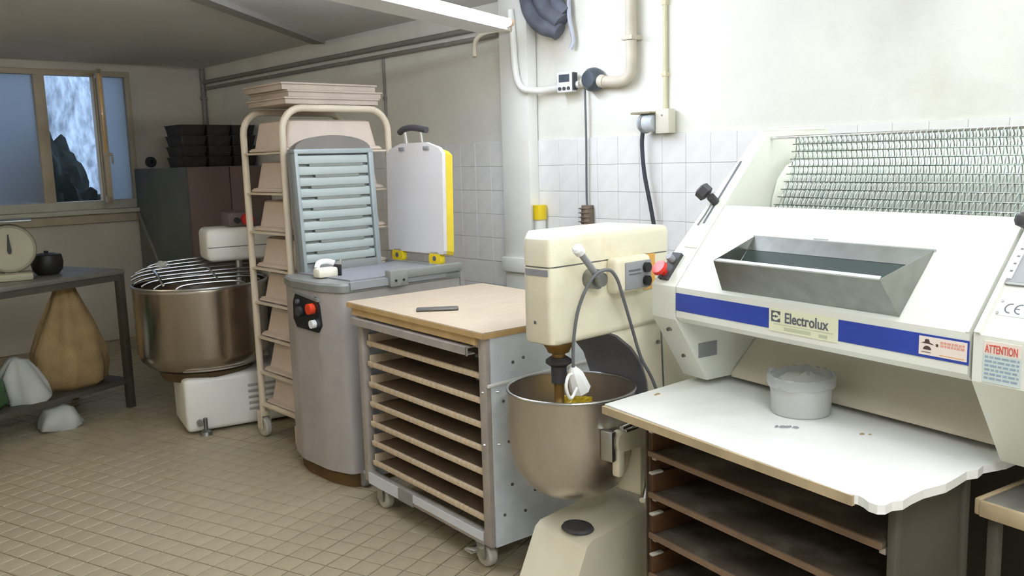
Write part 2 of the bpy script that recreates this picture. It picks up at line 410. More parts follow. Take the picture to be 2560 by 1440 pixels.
# side cheeks
def cheek(name, s0, s1, top_taper):
    mb = MB()
    pr = [(.0, ZL-.01), (.0, ZF), (.208, 1.380), (.412, 1.612), (.70, 1.618), (.72, 1.55), (.72, .82), (.135, .82)]
    def s_in(t, z): return s1
    def s_out(t, z):
        k = min(1, max(0, (z-ZF)/(1.61-ZF))); return s0+(top_taper)*k
    a = [V((s_out(t, z), t, z)) for t, z in pr]; b = [V((s1, t, z)) for t, z in pr]
    ra, rb = mb.ring(a), mb.ring(b); mb.bridge(ra, rb); mb.bm.faces.new(ra[::-1]); mb.bm.faces.new(rb)
    return mb.build(name, moulder_m, mo, smooth=20)
cheek('side_cheek', -.108, 0, .062)
# the right cabinet: a wider cheek with the setting scale
mb = MB()
pr = [(.0, ZL-.012), (.0, ZF), (.208, 1.380), (.412, 1.612), (.70, 1.618), (.72, 1.55), (.72, .82), (.135, .82)]
mb.prism(pr, lambda t, z: V((SL+.006, t, z)), lambda t, z: V((SL+.22, t, z)))
mb.build('side_cabinet', moulder_m, mo, smooth=20)
nrm = V((0, -(1.380-ZF), .208)).normalized(); slo = V((0, .208, 1.380-ZF)).normalized()
def onpanel(s_, k, off=.0): return V((s_, 0, ZF))+slo*k+nrm*off          # k runs up the slanted face
def slab(mb, s0, s1, k0, k1, o0, o1):
    a = mb.ring([onpanel(s0, k0, o0), onpanel(s1, k0, o0), onpanel(s1, k1, o0), onpanel(s0, k1, o0)])
    b = mb.ring([onpanel(s0, k0, o1), onpanel(s1, k0, o1), onpanel(s1, k1, o1), onpanel(s0, k1, o1)])
    mb.bridge(a, b); mb.bm.faces.new(a[::-1]); mb.bm.faces.new(b); return mb
slab(MB(), SL+.010, SL+.022, .0, .62, 0, .010).build('edge_bead', white_en, mo, smooth=0)
slab(MB(), SL-.012, SL-.004, .0, .32, 0, .004).build('edge_bead', white_en, mo, smooth=0)
slab(MB(), SL+.016, SL+.17, .140, .42, .0, .006).build('scale_panel', grey_plast, mo, smooth=0)
rul = slab(MB(), SL+.019, SL+.032, .147, .40, .006, .008).build('scale_strip', white_p, mo, smooth=0)
for k in range(11):
    slab(MB(), SL+.022, SL+.028, .165+.02*k, .169+.02*k, .008, .0086).build('scale_mark', grey_print, rul, smooth=0)
slab(MB(), SL+.052, SL+.08, .165, .185, .006, .0066).build('scale_print', brown_print, mo, smooth=0)
MB().cyl(onpanel(SL+.028, .27, 0), onpanel(SL+.020, .278, .035), .008).lathe([(0, -.018), (.014, -.011), (.017, 0), (.014, .011), (0, .018)], onpanel(SL+.018, .280, .045), 16).build('setting_knob', dark_rubber, mo)
slab(MB(), SL+.010, SL+.17, .133, .139, 0, .007).build('panel_joint', steel_dark, mo, smooth=0)
ce = slab(MB(), SL+.030, SL+.14, .055, .096, 0, .0015).build('mark_plate', white_p, mo, smooth=0)
for s_, k in ((SL+.034, .060), (SL+.034, .091)):
    MB().cyl(onpanel(s_, k, .001), onpanel(s_, k, .004), .0035, n=10).build('rivet', steel, ce)
def arc_strip(mb, cs, ck, r, a0, a1, w, o0, o1, n=14):
    I = [(cs+(r-w/2)*math.cos(R(a0+(a1-a0)*i/n)), ck+(r-w/2)*math.sin(R(a0+(a1-a0)*i/n))) for i in range(n+1)]
    O = [(cs+(r+w/2)*math.cos(R(a0+(a1-a0)*i/n)), ck+(r+w/2)*math.sin(R(a0+(a1-a0)*i/n))) for i in range(n+1)]
    pl = I+O[::-1]
    mb.prism(pl, lambda s_, k: onpanel(s_, k, o0), lambda s_, k: onpanel(s_, k, o1)); return mb
mk = MB(); arc_strip(mk, SL+.0575, .0745, .0115, 80, 280, .0032, .0015, .0022); mk.build('letter_c', grey_print, ce, smooth=0)
mk = MB(); arc_strip(mk, SL+.0785, .0745, .0115, 80, 280, .0032, .0015, .0022); slab(mk, SL+.068, SL+.077, .073, .076, .0015, .0022); mk.build('letter_e', grey_print, ce, smooth=0)
# blue band with the brand plate and stickers on the vertical lip (front is t = 0, facing -t)
def front(s_, z, o): return V((s_, -o, z))
def fslab(mb, s0, s1, z0, z1, o0, o1):
    mb.box(s0, s1, -o1, -o0, z0, z1); return mb
fslab(MB(), .004, .376, 1.066, 1.121, 0, .0015).build('blue_band', blue_band, mo, smooth=0)
fslab(MB(), .605, SL-.002, 1.066, 1.121, 0, .0015).build('blue_band', blue_band, mo, smooth=0)
bp = fslab(MB(), .379, .602, 1.060, 1.124, 0, .002).build('brand_plate', plate_m, mo, smooth=0)
text('brand_lettering', 'Electrolux', .040, grey_print, bp, lambda x, y, z: front(.432+x, 1.088+y, .0024+z), xs=.86, bold=.0006)
# square emblem: dark tile with a pale ring and crossing strokes
em = fslab(MB(), .3865, .4175, 1.087, 1.117, .002, .0026).build('emblem', grey_print, bp, smooth=0)
def farc(mb, cs, cz, r, a0, a1, w, o0, o1, n=16):
    I = [(cs+(r-w/2)*math.cos(R(a0+(a1-a0)*i/n)), cz+(r-w/2)*math.sin(R(a0+(a1-a0)*i/n))) for i in range(n+1)]
    O = [(cs+(r+w/2)*math.cos(R(a0+(a1-a0)*i/n)), cz+(r+w/2)*math.sin(R(a0+(a1-a0)*i/n))) for i in range(n+1)]
    mb.prism(I+O[::-1], lambda s_, z: front(s_, z, o0), lambda s_, z: front(s_, z, o1)); return mb
e_ = MB(); farc(e_, .402, 1.102, .0075, 20, 160, .007, .0026, .003); farc(e_, .402, 1.102, .0075, 200, 340, .007, .0026, .003); fslab(e_, .4105, .4175, 1.097, 1.107, .0026, .003)
e_.build('emblem_stroke', plate_m, em, smooth=0)
fslab(MB(), .395, .59, 1.0795, 1.0825, .002, .0023).build('plate_stripe', faint_print, bp, smooth=0)
fslab(MB(), .43, .52, 1.066, 1.076, .002, .0023).build('plate_print', faint_print, bp, smooth=0)
fslab(MB(), .545, .572, 1.065, 1.074, .002, .0023).build('plate_print', faint_print, bp, smooth=0)
st = fslab(MB(), .828, .944, 1.0725, 1.116, .0015, .0022).build('warning_sticker', sticker_m, mo, smooth=0)
h_ = MB(); h_.prism([(.834, 1.1005), (.842, 1.103), (.844, 1.110), (.853, 1.110), (.855, 1.103), (.866, 1.0985)], lambda s_, z: front(s_, z, .0022), lambda s_, z: front(s_, z, .0028)); h_.build('sticker_drawing', brown_print, st, smooth=0)
h_ = MB(); h_.prism([(.849+.010*math.cos(R(a)), 1.0855+.009*math.sin(R(a))) for a in range(0, 181, 15)], lambda s_, z: front(s_, z, .0022), lambda s_, z: front(s_, z, .0028)); h_.build('sticker_drawing', brown_print, st, smooth=0)
fslab(MB(), .870, .876, 1.096, 1.102, .0022, .0027).build('sticker_drawing', brown_print, st, smooth=0)
fslab(MB(), .835, .858, 1.0785, 1.080, .0022, .0026).build('sticker_line', brown_print, st, smooth=0)
for zz, s0, s1 in ((1.104, .881, .938), (1.0965, .881, .938)):
    x = s0
    while x < s1:
        w_ = rnd.uniform(.004, .012); fslab(MB(), x, min(x+w_, s1), zz, zz+.0055, .0022, .0026).build('sticker_word', pale_red_print, st, smooth=0); x += w_+.002
fslab(MB(), .880, .938, 1.0765, 1.078, .0022, .0026).build('sticker_line', orange_plate, st, smooth=0)
at_ = fslab(MB(), SL+.030, SL+.112, 1.037, 1.129, 0, .0015).build('attention_label', film_m, mo, smooth=0)
fslab(MB(), SL+.030, SL+.112, 1.100, 1.129, .0015, .0018).build('label_head', sticker_m, at_, smooth=0)
text('label_lettering', 'ATTENTION', .0255, red_print, at_, lambda x, y, z: front(SL+.034+x, 1.1035+y, .0021+z), xs=.495, bold=.0004)
for r_ in range(6):
    x = SL+.034; zz = 1.0935-.0093*r_
    while x < SL+.106:
        w_ = rnd.uniform(.006, .016); fslab(MB(), x, min(x+w_, SL+.108), zz-.0024, zz+.0024, .0015, .0019).build('label_word', blue_print, at_, smooth=0); x += w_+.003
# hopper: steel chute standing off the slanted panel
hs0, hs1 = .193, .770
FBt, FBz, FTt, FTz, BTt, BTz = .006, 1.150, -.052, 1.244, .138, 1.300
def thick(mb, pts, off):
    pts = [V(p) for p in pts]; n = (pts[1]-pts[0]).cross(pts[2]-pts[0]).normalized()*off
    a = mb.ring(pts); b = mb.ring([p+n for p in pts]); mb.bridge(a, b); mb.bm.faces.new(a[::-1]); mb.bm.faces.new(b); return mb
hop = bpy.data.objects.new('hopper', None); COL.objects.link(hop); hop.parent = mo
thick(MB(), [(hs0, FBt, FBz), (hs1, FBt, FBz), (hs1-.016, FTt, FTz), (hs0+.022, FTt, FTz)], -.002).build('hopper_front', steel_dark, hop, smooth=0)
thick(MB(), [(hs0, FBt, FBz), (hs0+.022, FTt, FTz), (hs0+.003, BTt, BTz)], -.002).build('hopper_side', steel_dark, hop, smooth=0)
thick(MB(), [(hs1, FBt, FBz), (hs1, BTt, BTz), (hs1-.016, FTt, FTz)], -.002).build('hopper_side', steel_dark, hop, smooth=0)
thick(MB(), [(hs0+.022, FTt, FTz), (hs1-.016, FTt, FTz), (hs1-.030, FTt+.026, FTz+.004), (hs0+.016, FTt+.026, FTz+.004)], -.002).build('hopper_lip', lip_m, hop, smooth=0)
MB().box(hs0, hs1+.006, BTt-.004, BTt+.014, BTz-.006, BTz+.002).build('hopper_lip', lip_m, hop, smooth=0)
slab(MB(), hs0+.004, hs1-.004, .160, .212, .001, .003).build('hopper_back', steel_dark, hop, smooth=0)
slab(MB(), hs0+.006, hs1-.006, .018, .160, .001, .002).build('feed_slot', slot_m, hop, smooth=0)
# the panel's little scratch plate
slab(MB(), .405, .455, .215, .219, 0, .0008).build('scratch_plate', grey_plast, mo, smooth=0)
# drum hood behind the chain, top bar, flange
MB().prism([(.40, 1.20), (.388, 1.30), (.395, 1.39), (.418, 1.455), (.46, 1.50), (.52, 1.52), (.60, 1.52), (.685, 1.49), (.685, 1.20)], lambda t, z: V((.030, t, z)), lambda t, z: V((SL-.02, t, z))).build('drum_hood', moulder_m, mo, smooth=50)
MB().box(.0, SL, .69, .705, .82, 1.56).build('back_panel', moulder_m, mo, smooth=0)
MB().cyl((-.005, .420, 1.590), (SL+.01, .420, 1.590), .0055, n=12).build('chain_bar', chrome, mo)
MB().box(-.03, .0, .415, .69, 1.612, 1.622, bev=.002).build('top_flange', moulder_m, mo)
# chain curtain: rows of bent wire links
cb = MB(); pitch, rows = .0178, 10
def drape(k):                        # k = 0 at the bar, 1 at the bottom behind the panel
    return V((0, .418-.020*k-.085*k*k, 1.590-.235*k))
for r_ in range(rows):
    a, b = drape(r_/rows), drape((r_+1)/rows); t = (b-a).normalized(); nn = V((0, -t.z, t.y)); nn = nn if nn.y < 0 else -nn
    pts = []; s_ = .10+.004*(r_ % 3); s1 = .875
    while s_ < s1:
        o_ = V((s_, 0, 0))
        pts += [o_+b+nn*.002, o_+V((pitch*.50, 0, 0))+b+nn*.002, o_+V((pitch*.54, 0, 0))+a+t*.004+nn*.005, o_+V((pitch*.60, 0, 0))+a-t*.004+nn*.001, o_+V((pitch*.66, 0, 0))+a+t*.004-nn*.004, o_+V((pitch*.96, 0, 0))+b-t*.006-nn*.003]
        s_ += pitch
    cb.tube(pts, .0018, n=5)
    cb.tube([V((.098, 0, 0))+b+nn*.004, V((.885, 0, 0))+b+nn*.004], .0019, n=6)
tag(cb.build('chain_curtain', chain_m, mo, smooth=60), kind='stuff')
# adjusting slot, clamp knob, switches on the left cheek
def oncheek(s_, k, off): return onpanel(s_, k, off)
slab(MB(), -.046, -.038, .245, .500, .0, .0012).build('slide_slot', grey_print, mo, smooth=0)
kn = MB().cyl(oncheek(-.045, .330, 0), oncheek(-.045, .330, .030), .014, n=12).build('clamp_boss', dark_rubber, mo)
k2 = MB()
c0, c1 = oncheek(-.062, .335, .028), oncheek(-.085, .345, .055)
k2.tube([c0, c0.lerp(c1, .15), c0.lerp(c1, .85), c1], [.016, .027, .027, .018], n=6); k2.build('clamp_knob', dark_rubber, mo)
MB().tube([oncheek(-.06, .235, .004), oncheek(-.052, .275, .006), oncheek(-.046, .33, .012)], .003, n=8).build('clamp_pin', steel_dark, mo)
sw_ = slab(MB(), -.085, -.045, .018, .118, 0, .012).build('switch_block', dark_rubber, mo, smooth=0)
MB().cyl(oncheek(-.068, .038, .01), oncheek(-.068, .038, .030), .012).tube([oncheek(-.068, .038, .028), oncheek(-.068, .038, .034), oncheek(-.068, .038, .046)], [.019, .026, .024], n=20).build('emergency_button', red_p, sw_)
MB().tube([oncheek(-.066, .088, .01), oncheek(-.066, .088, .024), oncheek(-.066, .088, .034)], [.012, .013, .011], n=14).build('start_button', grey_plast, sw_)
slab(MB(), -.062, -.008, .148, .153, 0, .0015).build('switch_slot', pipe_paint, mo, smooth=0)
# inner parts below the lip: left vent, screws, ramp
MB().box(-.001, .0022, .098, .178, .898, .946).build('vent_plate', grey_plast, mo, smooth=0)
for t, z in ((.018, .995), (.083, .90), (.14, .86)):
    MB().cyl((-.05, t-.006, z), (-.05, t+.01, z), .006, n=10).build('screw', steel_dark, mo)
MB().prism([(.245, .815), (.50, 1.055), (.50, 1.065), (.245, .827)], lambda t, z: V((.003, t, z)), lambda t, z: V((SL-.003, t, z))).build('ramp', belt_m, mo, smooth=0)
MB().cyl((.0, .30, 1.07), (SL, .30, 1.07), .045, n=24).build('feed_roller', steel_dark, mo)
for s0 in (-.085, SL+.05):
    for t0 in (.43, .65): MB().box(s0, s0+.06, t0, t0+.06, 0, .83).build('leg', moulder_m, mo)

MB().box(-.09, SL+.16, .712, .72, .02, .83).build('shade_panel', table_leg_m, mo, smooth=0)  # dark sheet added for the shade under the machine, hides the tiles

# delivery board lying under the moulder
def mworld(s_, t, z): return Matrix.Rotation(MA, 3, 'Z')@V((s_, t, 0))+V((MOX, MOY, z))
bd = thing('delivery_board', 'white laminated board with worn right edge under the moulder, tub standing on it', 'board', (MOX, MOY, .775), MA)
edge = [(-.035, -.255), (.40, -.263), (.845, -.270), (.868, -.262), (.885, -.266), (.905, -.276), (.925, -.275), (.935, -.262), (.932, -.235), (.941, -.21), (.934, -.17), (.930, -.12), (.938, -.05), (.931, .0), (.921, .06), (.930, .09), (.920, .13), (.935, .20), (.93, .30), (.93, .40), (-.10, .40), (-.112, .22)]
MB().prism(edge, lambda a, b: V((a, b, .004)), lambda a, b: V((a, b, .025))).build('board_top', lam_white, bd, smooth=0)
MB().box(-.028, .86, -.272, -.262, .0, .0235).build('board_edge', lam_edge, bd, smooth=0)

# trolley of boards standing under the moulder
tr = thing('board_trolley', 'dark wooden trolley under the moulding machine holding floury boards', 'trolley', (MOX, MOY, 0), MA)
MB().box(.052, .070, -.165, .10, .14, .765).build('side_panel', wood_dark, tr, smooth=0)
MB().box(.872, .886, -.145, .10, .14, .765).build('side_panel', table_leg_m, tr, smooth=0)  # this panel is coloured darker to carry the shade at this end
for s_ in (.045, .875):
    for t in (-.165, .10):
        MB().box(s_, s_+.022, t, t+.022, .06, .765, bev=.003).build('post', table_leg_m, tr)
        MB().lathe([(0, -.02), (.045, -.02), (.05, -.012), (.05, .012), (.045, .02), (0, .02)], (s_+.01, t+.01, .05), 18, axis='x').build('caster', wheel_m, tr)
MB().box(.067, .875, .122, .128, .14, .765).build('back_panel', shelf_dark, tr, smooth=0)  # dark sheet added for the shade behind the boards
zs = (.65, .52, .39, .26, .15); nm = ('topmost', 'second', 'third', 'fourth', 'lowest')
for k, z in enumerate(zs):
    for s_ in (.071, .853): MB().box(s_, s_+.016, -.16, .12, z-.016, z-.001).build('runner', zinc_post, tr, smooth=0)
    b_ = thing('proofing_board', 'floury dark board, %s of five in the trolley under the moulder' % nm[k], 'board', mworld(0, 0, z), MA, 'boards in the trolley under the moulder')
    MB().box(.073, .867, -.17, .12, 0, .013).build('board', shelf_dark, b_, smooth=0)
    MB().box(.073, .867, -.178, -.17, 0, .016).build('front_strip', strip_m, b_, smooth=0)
    MB().box(.075, .088, -.172, .10, .013, .075, bev=.006).build('end_stop', wood_dark, b_)
    MB().box(.073, .090, -.176, -.13, .072, .080, bev=.003).build('end_cap', wheel_lt, b_)

# tub under cling film on the board
tp_ = mworld(.375, .139, .80)
tub = thing('plastic_tub', 'round translucent tub covered with crumpled clear film on the white board', 'tub', tp_, 0)
MB().lathe([(0, 0), (.078, 0), (.082, .004), (.088, .104), (.093, .105), (.093, .111), (.0865, .111), (.080, .008), (0, .008)], n=40).build('tub_wall', tub_m, tub)
MB().lathe([(0, .012), (.076, .012), (.081, .060), (.06, .070), (0, .074)], n=32).build('tub_contents', dough_m, tub)
fm = MB()
rings = []
for r_, z_ in ((.096, .086), (.0965, .106), (.094, .114), (.075, .118), (.05, .126), (.025, .120)):
    rings.append(fm.ring([V((r_*math.cos(a)*(1+.03*noise.noise(V((math.cos(a)*3, math.sin(a)*3, z_*40)))), r_*math.sin(a), z_+.015*noise.noise(V((math.cos(a)*r_*40, math.sin(a)*r_*40, 2))))) for a in [2*math.pi*i/44 for i in range(44)]]))
for i in range(5): fm.bridge(rings[i], rings[i+1])
fm.bm.faces.new(rings[-1]); fm.build('cling_film', film, tub, smooth=50)
# crumbs
def crumbs(name, label, c, n, r, m_, flat=.004, ang=0.):
    mb = MB()
    for i in range(n):
        k = (i/(n-1)-.5)*2 if n > 1 else 0; q = V((k*r*math.cos(ang)+rnd.uniform(-.3, .3)*r*.3, k*r*math.sin(ang)+rnd.uniform(-.3, .3)*r*.5, 0))
        mb.lathe([(0, 0), (rnd.uniform(.006, .010), .0005), (rnd.uniform(.004, .007), flat), (0, flat*1.3)], q, 7, sx=rnd.uniform(.7, 1.4), sy=rnd.uniform(.5, 1.1))
    o = mb.build(name, m_, smooth=30, loc=c); return tag(o, label, 'crumb')
crumbs('dough_scrap', 'small grey dough scraps lying before the tub on the white board', mworld(.45, -.005, .80), 7, .024, crumb_m, ang=R(-55))
crumbs('dough_scrap', 'single brown flake right of the tub on the white board', mworld(.615, .110, .80), 2, .010, brown_crumb, .002, ang=R(-60))
crumbs('dough_scrap', 'tiny yellowish flake at the far left corner of the white board', mworld(-.02, -.06, .80), 2, .006, brown_crumb, .002)

# steel side table at the right end of the moulder
sp_ = mworld(1.045, .245, .08)
sd = thing('side_table', 'low steel side table tucked beside the right end of the moulder', 'table', sp_, MA)
MB().box(-.10, .16, -.16, .16, .635, .655, bev=.008).build('table_top', table_m, sd)
MB().box(-.115, -.10, -.165, .165, .615, .655, bev=.004).build('rim', lam_edge, sd)
MB().box(-.10, .16, -.172, -.16, .615, .655, bev=.004).build('rim', lam_edge, sd)
for a in (-.09, .12):
    for b in (-.15, .13): MB().box(a, a+.025, b, b+.025, .02, .635, bev=.003).build('leg', table_leg_m, sd)
for a in (-.09, .12): MB().lathe([(0, 0), (.022, 0), (.02, .02), (0, .022)], (a+.0125, -.137, 0), 14).build('foot', wheel_lt, sd)

# ------------------------------------------------------------------ planetary mixer (world-aligned, root under the bowl)
px_, py_ = 2.104, 2.031
pm = thing('planetary_mixer', 'cream planetary mixer with steel bowl between the trolley and the moulder', 'mixer', (px_, py_, 0))
def P(x, y, z): return V((x-px_, y-py_, z))
def rounded(poly, r, n=5):
    out = []; N = len(poly)
    for i in range(N):
        p0, p, p1 = V(poly[i-1]+(0,)), V(poly[i]+(0,)), V(poly[(i+1) % N]+(0,))
        a = p+(p0-p).normalized()*min(r, (p0-p).length*.45); b = p+(p1-p).normalized()*min(r, (p1-p).length*.45)
        for k in range(n+1):
            t = k/n; q = a*(1-t)**2+p*2*t*(1-t)+b*t*t; out.append((q.x, q.y))
    return out
plan = rounded([(1.87, 1.885), (1.87, 1.998), (2.04, 2.165), (2.46, 2.165), (2.46, 1.885)], .022)
def stack(levels, m_, name, parent, plan_):
    mb = MB(); cx = sum(p[0] for p in plan_)/len(plan_); cy = sum(p[1] for p in plan_)/len(plan_); prev = None
    for z, k in levels:
        ring = mb.ring([P(cx+(x-cx)*k, cy+(y-cy)*k, z) for x, y in plan_])
        if prev: mb.bridge(prev, ring)
        else: mb.bm.faces.new(ring[::-1])
        prev = ring
    mb.bm.faces.new(prev); return mb.build(name, m_, parent, smooth=40)
stack([(.968, .93), (.975, .985), (.99, 1.0), (1.212, 1.0)], mixer_cream, 'head', pm, plan)
stack([(1.212, .985), (1.217, .985)], steel_dark, 'head_seam', pm, plan)
stack([(1.217, 1.0), (1.285, 1.0), (1.300, .985), (1.306, .95)], mixer_cream, 'head_cover', pm, plan)
MB().box(1.868-px_, 1.871-px_, 1.893-py_, 1.992-py_, 1.188, 1.208).build('name_strip', grey_plast, pm, smooth=0)
MB().box(1.868-px_, 1.871-px_, 1.95-py_, 1.958-py_, 1.035, 1.045).build('screw', grey_print, pm, smooth=0)
# column with concave front
prof = [(2.12, .985), (2.19, .955), (2.26, .905), (2.315, .845), (2.345, .77), (2.358, .68), (2.36, .30), (2.74, .30), (2.74, 1.05), (2.44, 1.05)]
MB().prism(prof, lambda x, z: P(x, 1.893, z), lambda x, z: P(x, 2.165, z)).build('column', mixer_cream, pm, smooth=40)
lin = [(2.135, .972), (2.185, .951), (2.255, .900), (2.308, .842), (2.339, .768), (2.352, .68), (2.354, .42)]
MB().prism(lin+[(x+.012, z+.008) for x, z in lin[::-1]], lambda x, z: P(x, 1.897, z), lambda x, z: P(x, 2.161, z)).build('column_shade', column_shade_m, pm, smooth=40)  # dark grey skin that carries the shade of the concave front
MB().prism([(2.415, .97), (2.423, .97), (2.462, .30), (2.454, .30)], lambda x, z: P(x, 1.8915, z), lambda x, z: P(x, 1.895, z)).build('column_seam', steel_dark, pm, smooth=0)
for x, z in ((2.50, .86), (2.40, .90)): MB().cyl(P(x, 1.885, z), P(x, 1.895, z), .007, n=10).build('screw', steel_dark, pm)
bprof = [(1.885, .0), (1.89, .085), (1.905, .11), (1.995, .285), (2.02, .30), (2.20, .31), (2.36, .335), (2.74, .34), (2.74, 0)]
MB().prism(bprof, lambda x, z: P(x, 1.835+(.03 if z > .05 else 0), z), lambda x, z: P(x, 2.14-(.03 if z > .05 else 0), z)).build('base', mixer_cream, pm, smooth=30)
MB().lathe([(0, .0), (.045, .0), (.05, .006), (.045, .014), (0, .016)], P(2.045, 1.955, .303), 24, sx=1.0, sy=1.2).build('shaded_gap_disc', dark_rubber, pm)  # dark disc standing in for the shaded hole between foot and column
# planetary shaft and dough hook
MB().lathe([(.0, .985), (.052, .985), (.050, .93), (.042, .918), (.036, .905), (.022, .900), (.022, .885), (.0, .885)], P(2.047, 2.03, 0), 24).build('planetary_hub', cast_brown, pm)
MB().lathe([(0, .888), (.030, .888), (.044, .878), (.044, .868), (.030, .858), (0, .856)], P(2.047, 2.03, 0), 24).cyl(P(2.047, 2.03, .86), P(2.047, 2.03, .80), .026).build('tool_coupling', dark_rubber, pm)
MB().tube(smooth_path([P(2.047, 2.03, .82), P(2.047, 2.03, .74), P(2.02, 1.99, .68), P(2.04, 1.93, .62), P(2.11, 1.93, .58), P(2.13, 2.0, .54)]), .017, n=12).build('dough_hook', cast_brown, pm)
# bowl
bw = MB().lathe([(.213, .772), (.218, .775), (.219, .768), (.2165, .762), (.2165, .62), (.211, .565), (.196, .505), (.165, .45), (.12, .418), (.06, .405), (0, .402)], P(px_, py_, 0), 64).lathe([(.213, .772), (.2125, .62), (.207, .567), (.192, .508), (.162, .455), (.118, .423), (.06, .410), (0, .407)], P(px_, py_, 0), 64).build('bowl', bowl_m, pm, smooth=50)
MB().tube([P(px_+.217*math.cos(2*math.pi*k/72), py_+.217*math.sin(2*math.pi*k/72), .772) for k in range(72)], .0055, n=10, closed=True).build('bowl_rim', steel, bw)
# cradle arm and clamp on the near side of the bowl
ar = MB().prism(rounded([(2.04, .615), (2.04, .675), (2.37, .685), (2.37, .60)], .03), lambda x, z: P(x, 1.765, z), lambda x, z: P(x, 1.805, z)).build('cradle_arm', mixer_cream, pm, smooth=40)
MB().box(2.02-px_, 2.045-px_, 1.775-py_, 1.825-py_, .585, .685, bev=.006).build('bowl_lug', steel, pm)
MB().cyl(P(2.055, 1.765, .694), P(2.17, 1.765, .700), .0085, n=12).build('lock_pin', chrome, ar)
MB().box(2.075-px_, 2.15-px_, 1.76-py_, 1.80-py_, .676, .684, bev=.002).build('lock_plate', chrome, ar)
MB().box(2.045-px_, 2.075-px_, 1.768-py_, 1.80-py_, .53, .625, bev=.008).build('lug_pad', mixer_cream, ar)
MB().box(2.19-px_, 2.36-px_, 1.80-py_, 1.90-py_, .42, .67, bev=.01).build('slide_bracket', mixer_cream, pm)
MB().box(2.22-px_, 2.29-px_, 1.796-py_, 1.803-py_, .47, .545).build('bracket_slot', black, pm, smooth=0)
MB().cyl(P(2.10, 1.72, .455), P(2.21, 1.79, .475), .010, n=12).build('lift_lever', chrome, pm)
far = MB().box(2.06-px_, 2.36-px_, 2.245-py_, 2.28-py_, .615, .675, bev=.008).build('cradle_arm', mixer_cream, pm)
# speed lever, control box
MB().cyl(P(2.045, 1.885, 1.165), P(2.045, 1.845, 1.165), .032).cyl(P(2.045, 1.85, 1.165), P(2.045, 1.825, 1.165), .022).build('lever_hub', steel_dark, pm)
lv = MB().cyl(P(2.045, 1.84, 1.165), P(1.912, 1.80, 1.268), .0105, n=12).build('speed_lever', grey_plast, pm)
MB().tube([P(1.922, 1.803, 1.260), P(1.916, 1.801, 1.265), P(1.900, 1.797, 1.278), P(1.894, 1.795, 1.282)], [.010, .017, .017, .010], n=16).build('lever_knob', white_p, lv)
cbx = MB().box(2.125-px_, 2.305-px_, 1.838-py_, 1.89-py_, 1.105, 1.222, bev=.018, seg=3).build('control_box', mixer_cream, pm)
fp = MB().box(2.165-px_, 2.295-px_, 1.833-py_, 1.84-py_, 1.115, 1.205, bev=.003).build('control_plate', grey_plast, cbx)
for z in (1.182, 1.138): MB().cyl(P(2.265, 1.838, z), P(2.265, 1.820, z), .0165, n=20).build('control_knob', black, fp)
MB().box(2.18-px_, 2.235-px_, 1.831-py_, 1.8335-py_, 1.176, 1.180).build('print_line', grey_print, fp, smooth=0)
MB().box(2.18-px_, 2.24-px_, 1.831-py_, 1.8335-py_, 1.165, 1.167).build('print_line', grey_print, fp, smooth=0)
MB().box(2.315-px_, 2.375-px_, 1.882-py_, 1.886-py_, 1.095, 1.215).build('orange_plate', orange_plate, pm, smooth=0)
# dough remnants on the hook
tag(blob((2.125, 2.045, .69), (.085, .035, .045), 5, .3).build('dough_remnant', yellow_dough, smooth=60), 'yellowish dough clinging to the hook inside the mixer bowl', 'dough')
# cord hung over the speed lever, with its white plug
cd = thing('power_cord', 'grey power cord hung over the mixer lever with a white ring-pull plug', 'cord', (2.04, 1.83, 1.2))
def Cc(x, y, z): return V((x-2.04, y-1.83, z-1.2))
cpts = [Cc(1.955, 1.875, .885), Cc(1.945, 1.862, .98), Cc(1.955, 1.845, 1.09), Cc(1.995, 1.822, 1.178), Cc(2.045, 1.806, 1.198), Cc(2.095, 1.812, 1.165), Cc(2.14, 1.825, 1.095), Cc(2.195, 1.84, 1.0), Cc(2.25, 1.845, .88), Cc(2.29, 1.83, .80), Cc(2.31, 1.80, .70)]
MB().tube(smooth_path(cpts, 8), .0055, n=10).build('cord', cable_m, cd)
pg = MB()
a_, b_ = Cc(1.957, 1.876, .885), Cc(2.000, 1.885, .805)
pg.tube([Cc(1.955, 1.875, .895), a_, a_.lerp(b_, .2), a_.lerp(b_, .9), b_], [.009, .016, .026, .034, .026], n=8); plug = pg.build('plug', white_p, cd, smooth=30)
MB().tube(smooth_path([Cc(1.965, 1.876, .872), Cc(1.925, 1.868, .872), Cc(1.908, 1.862, .838), Cc(1.928, 1.862, .800), Cc(1.965, 1.868, .83)], 5), .005, n=8).build('plug_ring', white_p, plug)

# ------------------------------------------------------------------ tray trolley with the beech top
CR = R(-4.4); cx_, cy_ = 2.03, 2.43
def cw(x, y, z): return Matrix.Rotation(CR, 3, 'Z')@V((x, y, 0))+V((cx_, cy_, z))
ct = thing('tray_trolley', 'low galvanised trolley with seven sliding trays beside the planetary mixer', 'trolley', (cx_, cy_, 0), CR)
for x in (0, .66):
    for y, w_ in ((-.045, .045), (.885, .045)):
        MB().box(x, x+.04, y, y+w_, .10, .905, bev=.004).build('post', zinc_post, ct)
MB().box(.02, .70, -.052, -.046, .10, .905).build('side_panel', zinc, ct, smooth=0)
MB().box(.02, .70, .93, .936, .10, .905).build('side_panel', zinc, ct, smooth=0)
MB().tube([V((.0, -.056, .728)), V((.35, -.060, .742)), V((.70, -.056, .745))], .007, n=8).build('panel_strap', white_p, ct)
for x, z in ((.12, .80), (.17, .81), (.07, .66), (.11, .665), (.09, .50), (.13, .40), (.10, .33), (.21, .28), (.06, .22), (.16, .21)):
    MB().cyl(V((x, -.051, z)), V((x, -.056, z)), .006, n=8).build('rivet', steel_dark, ct)
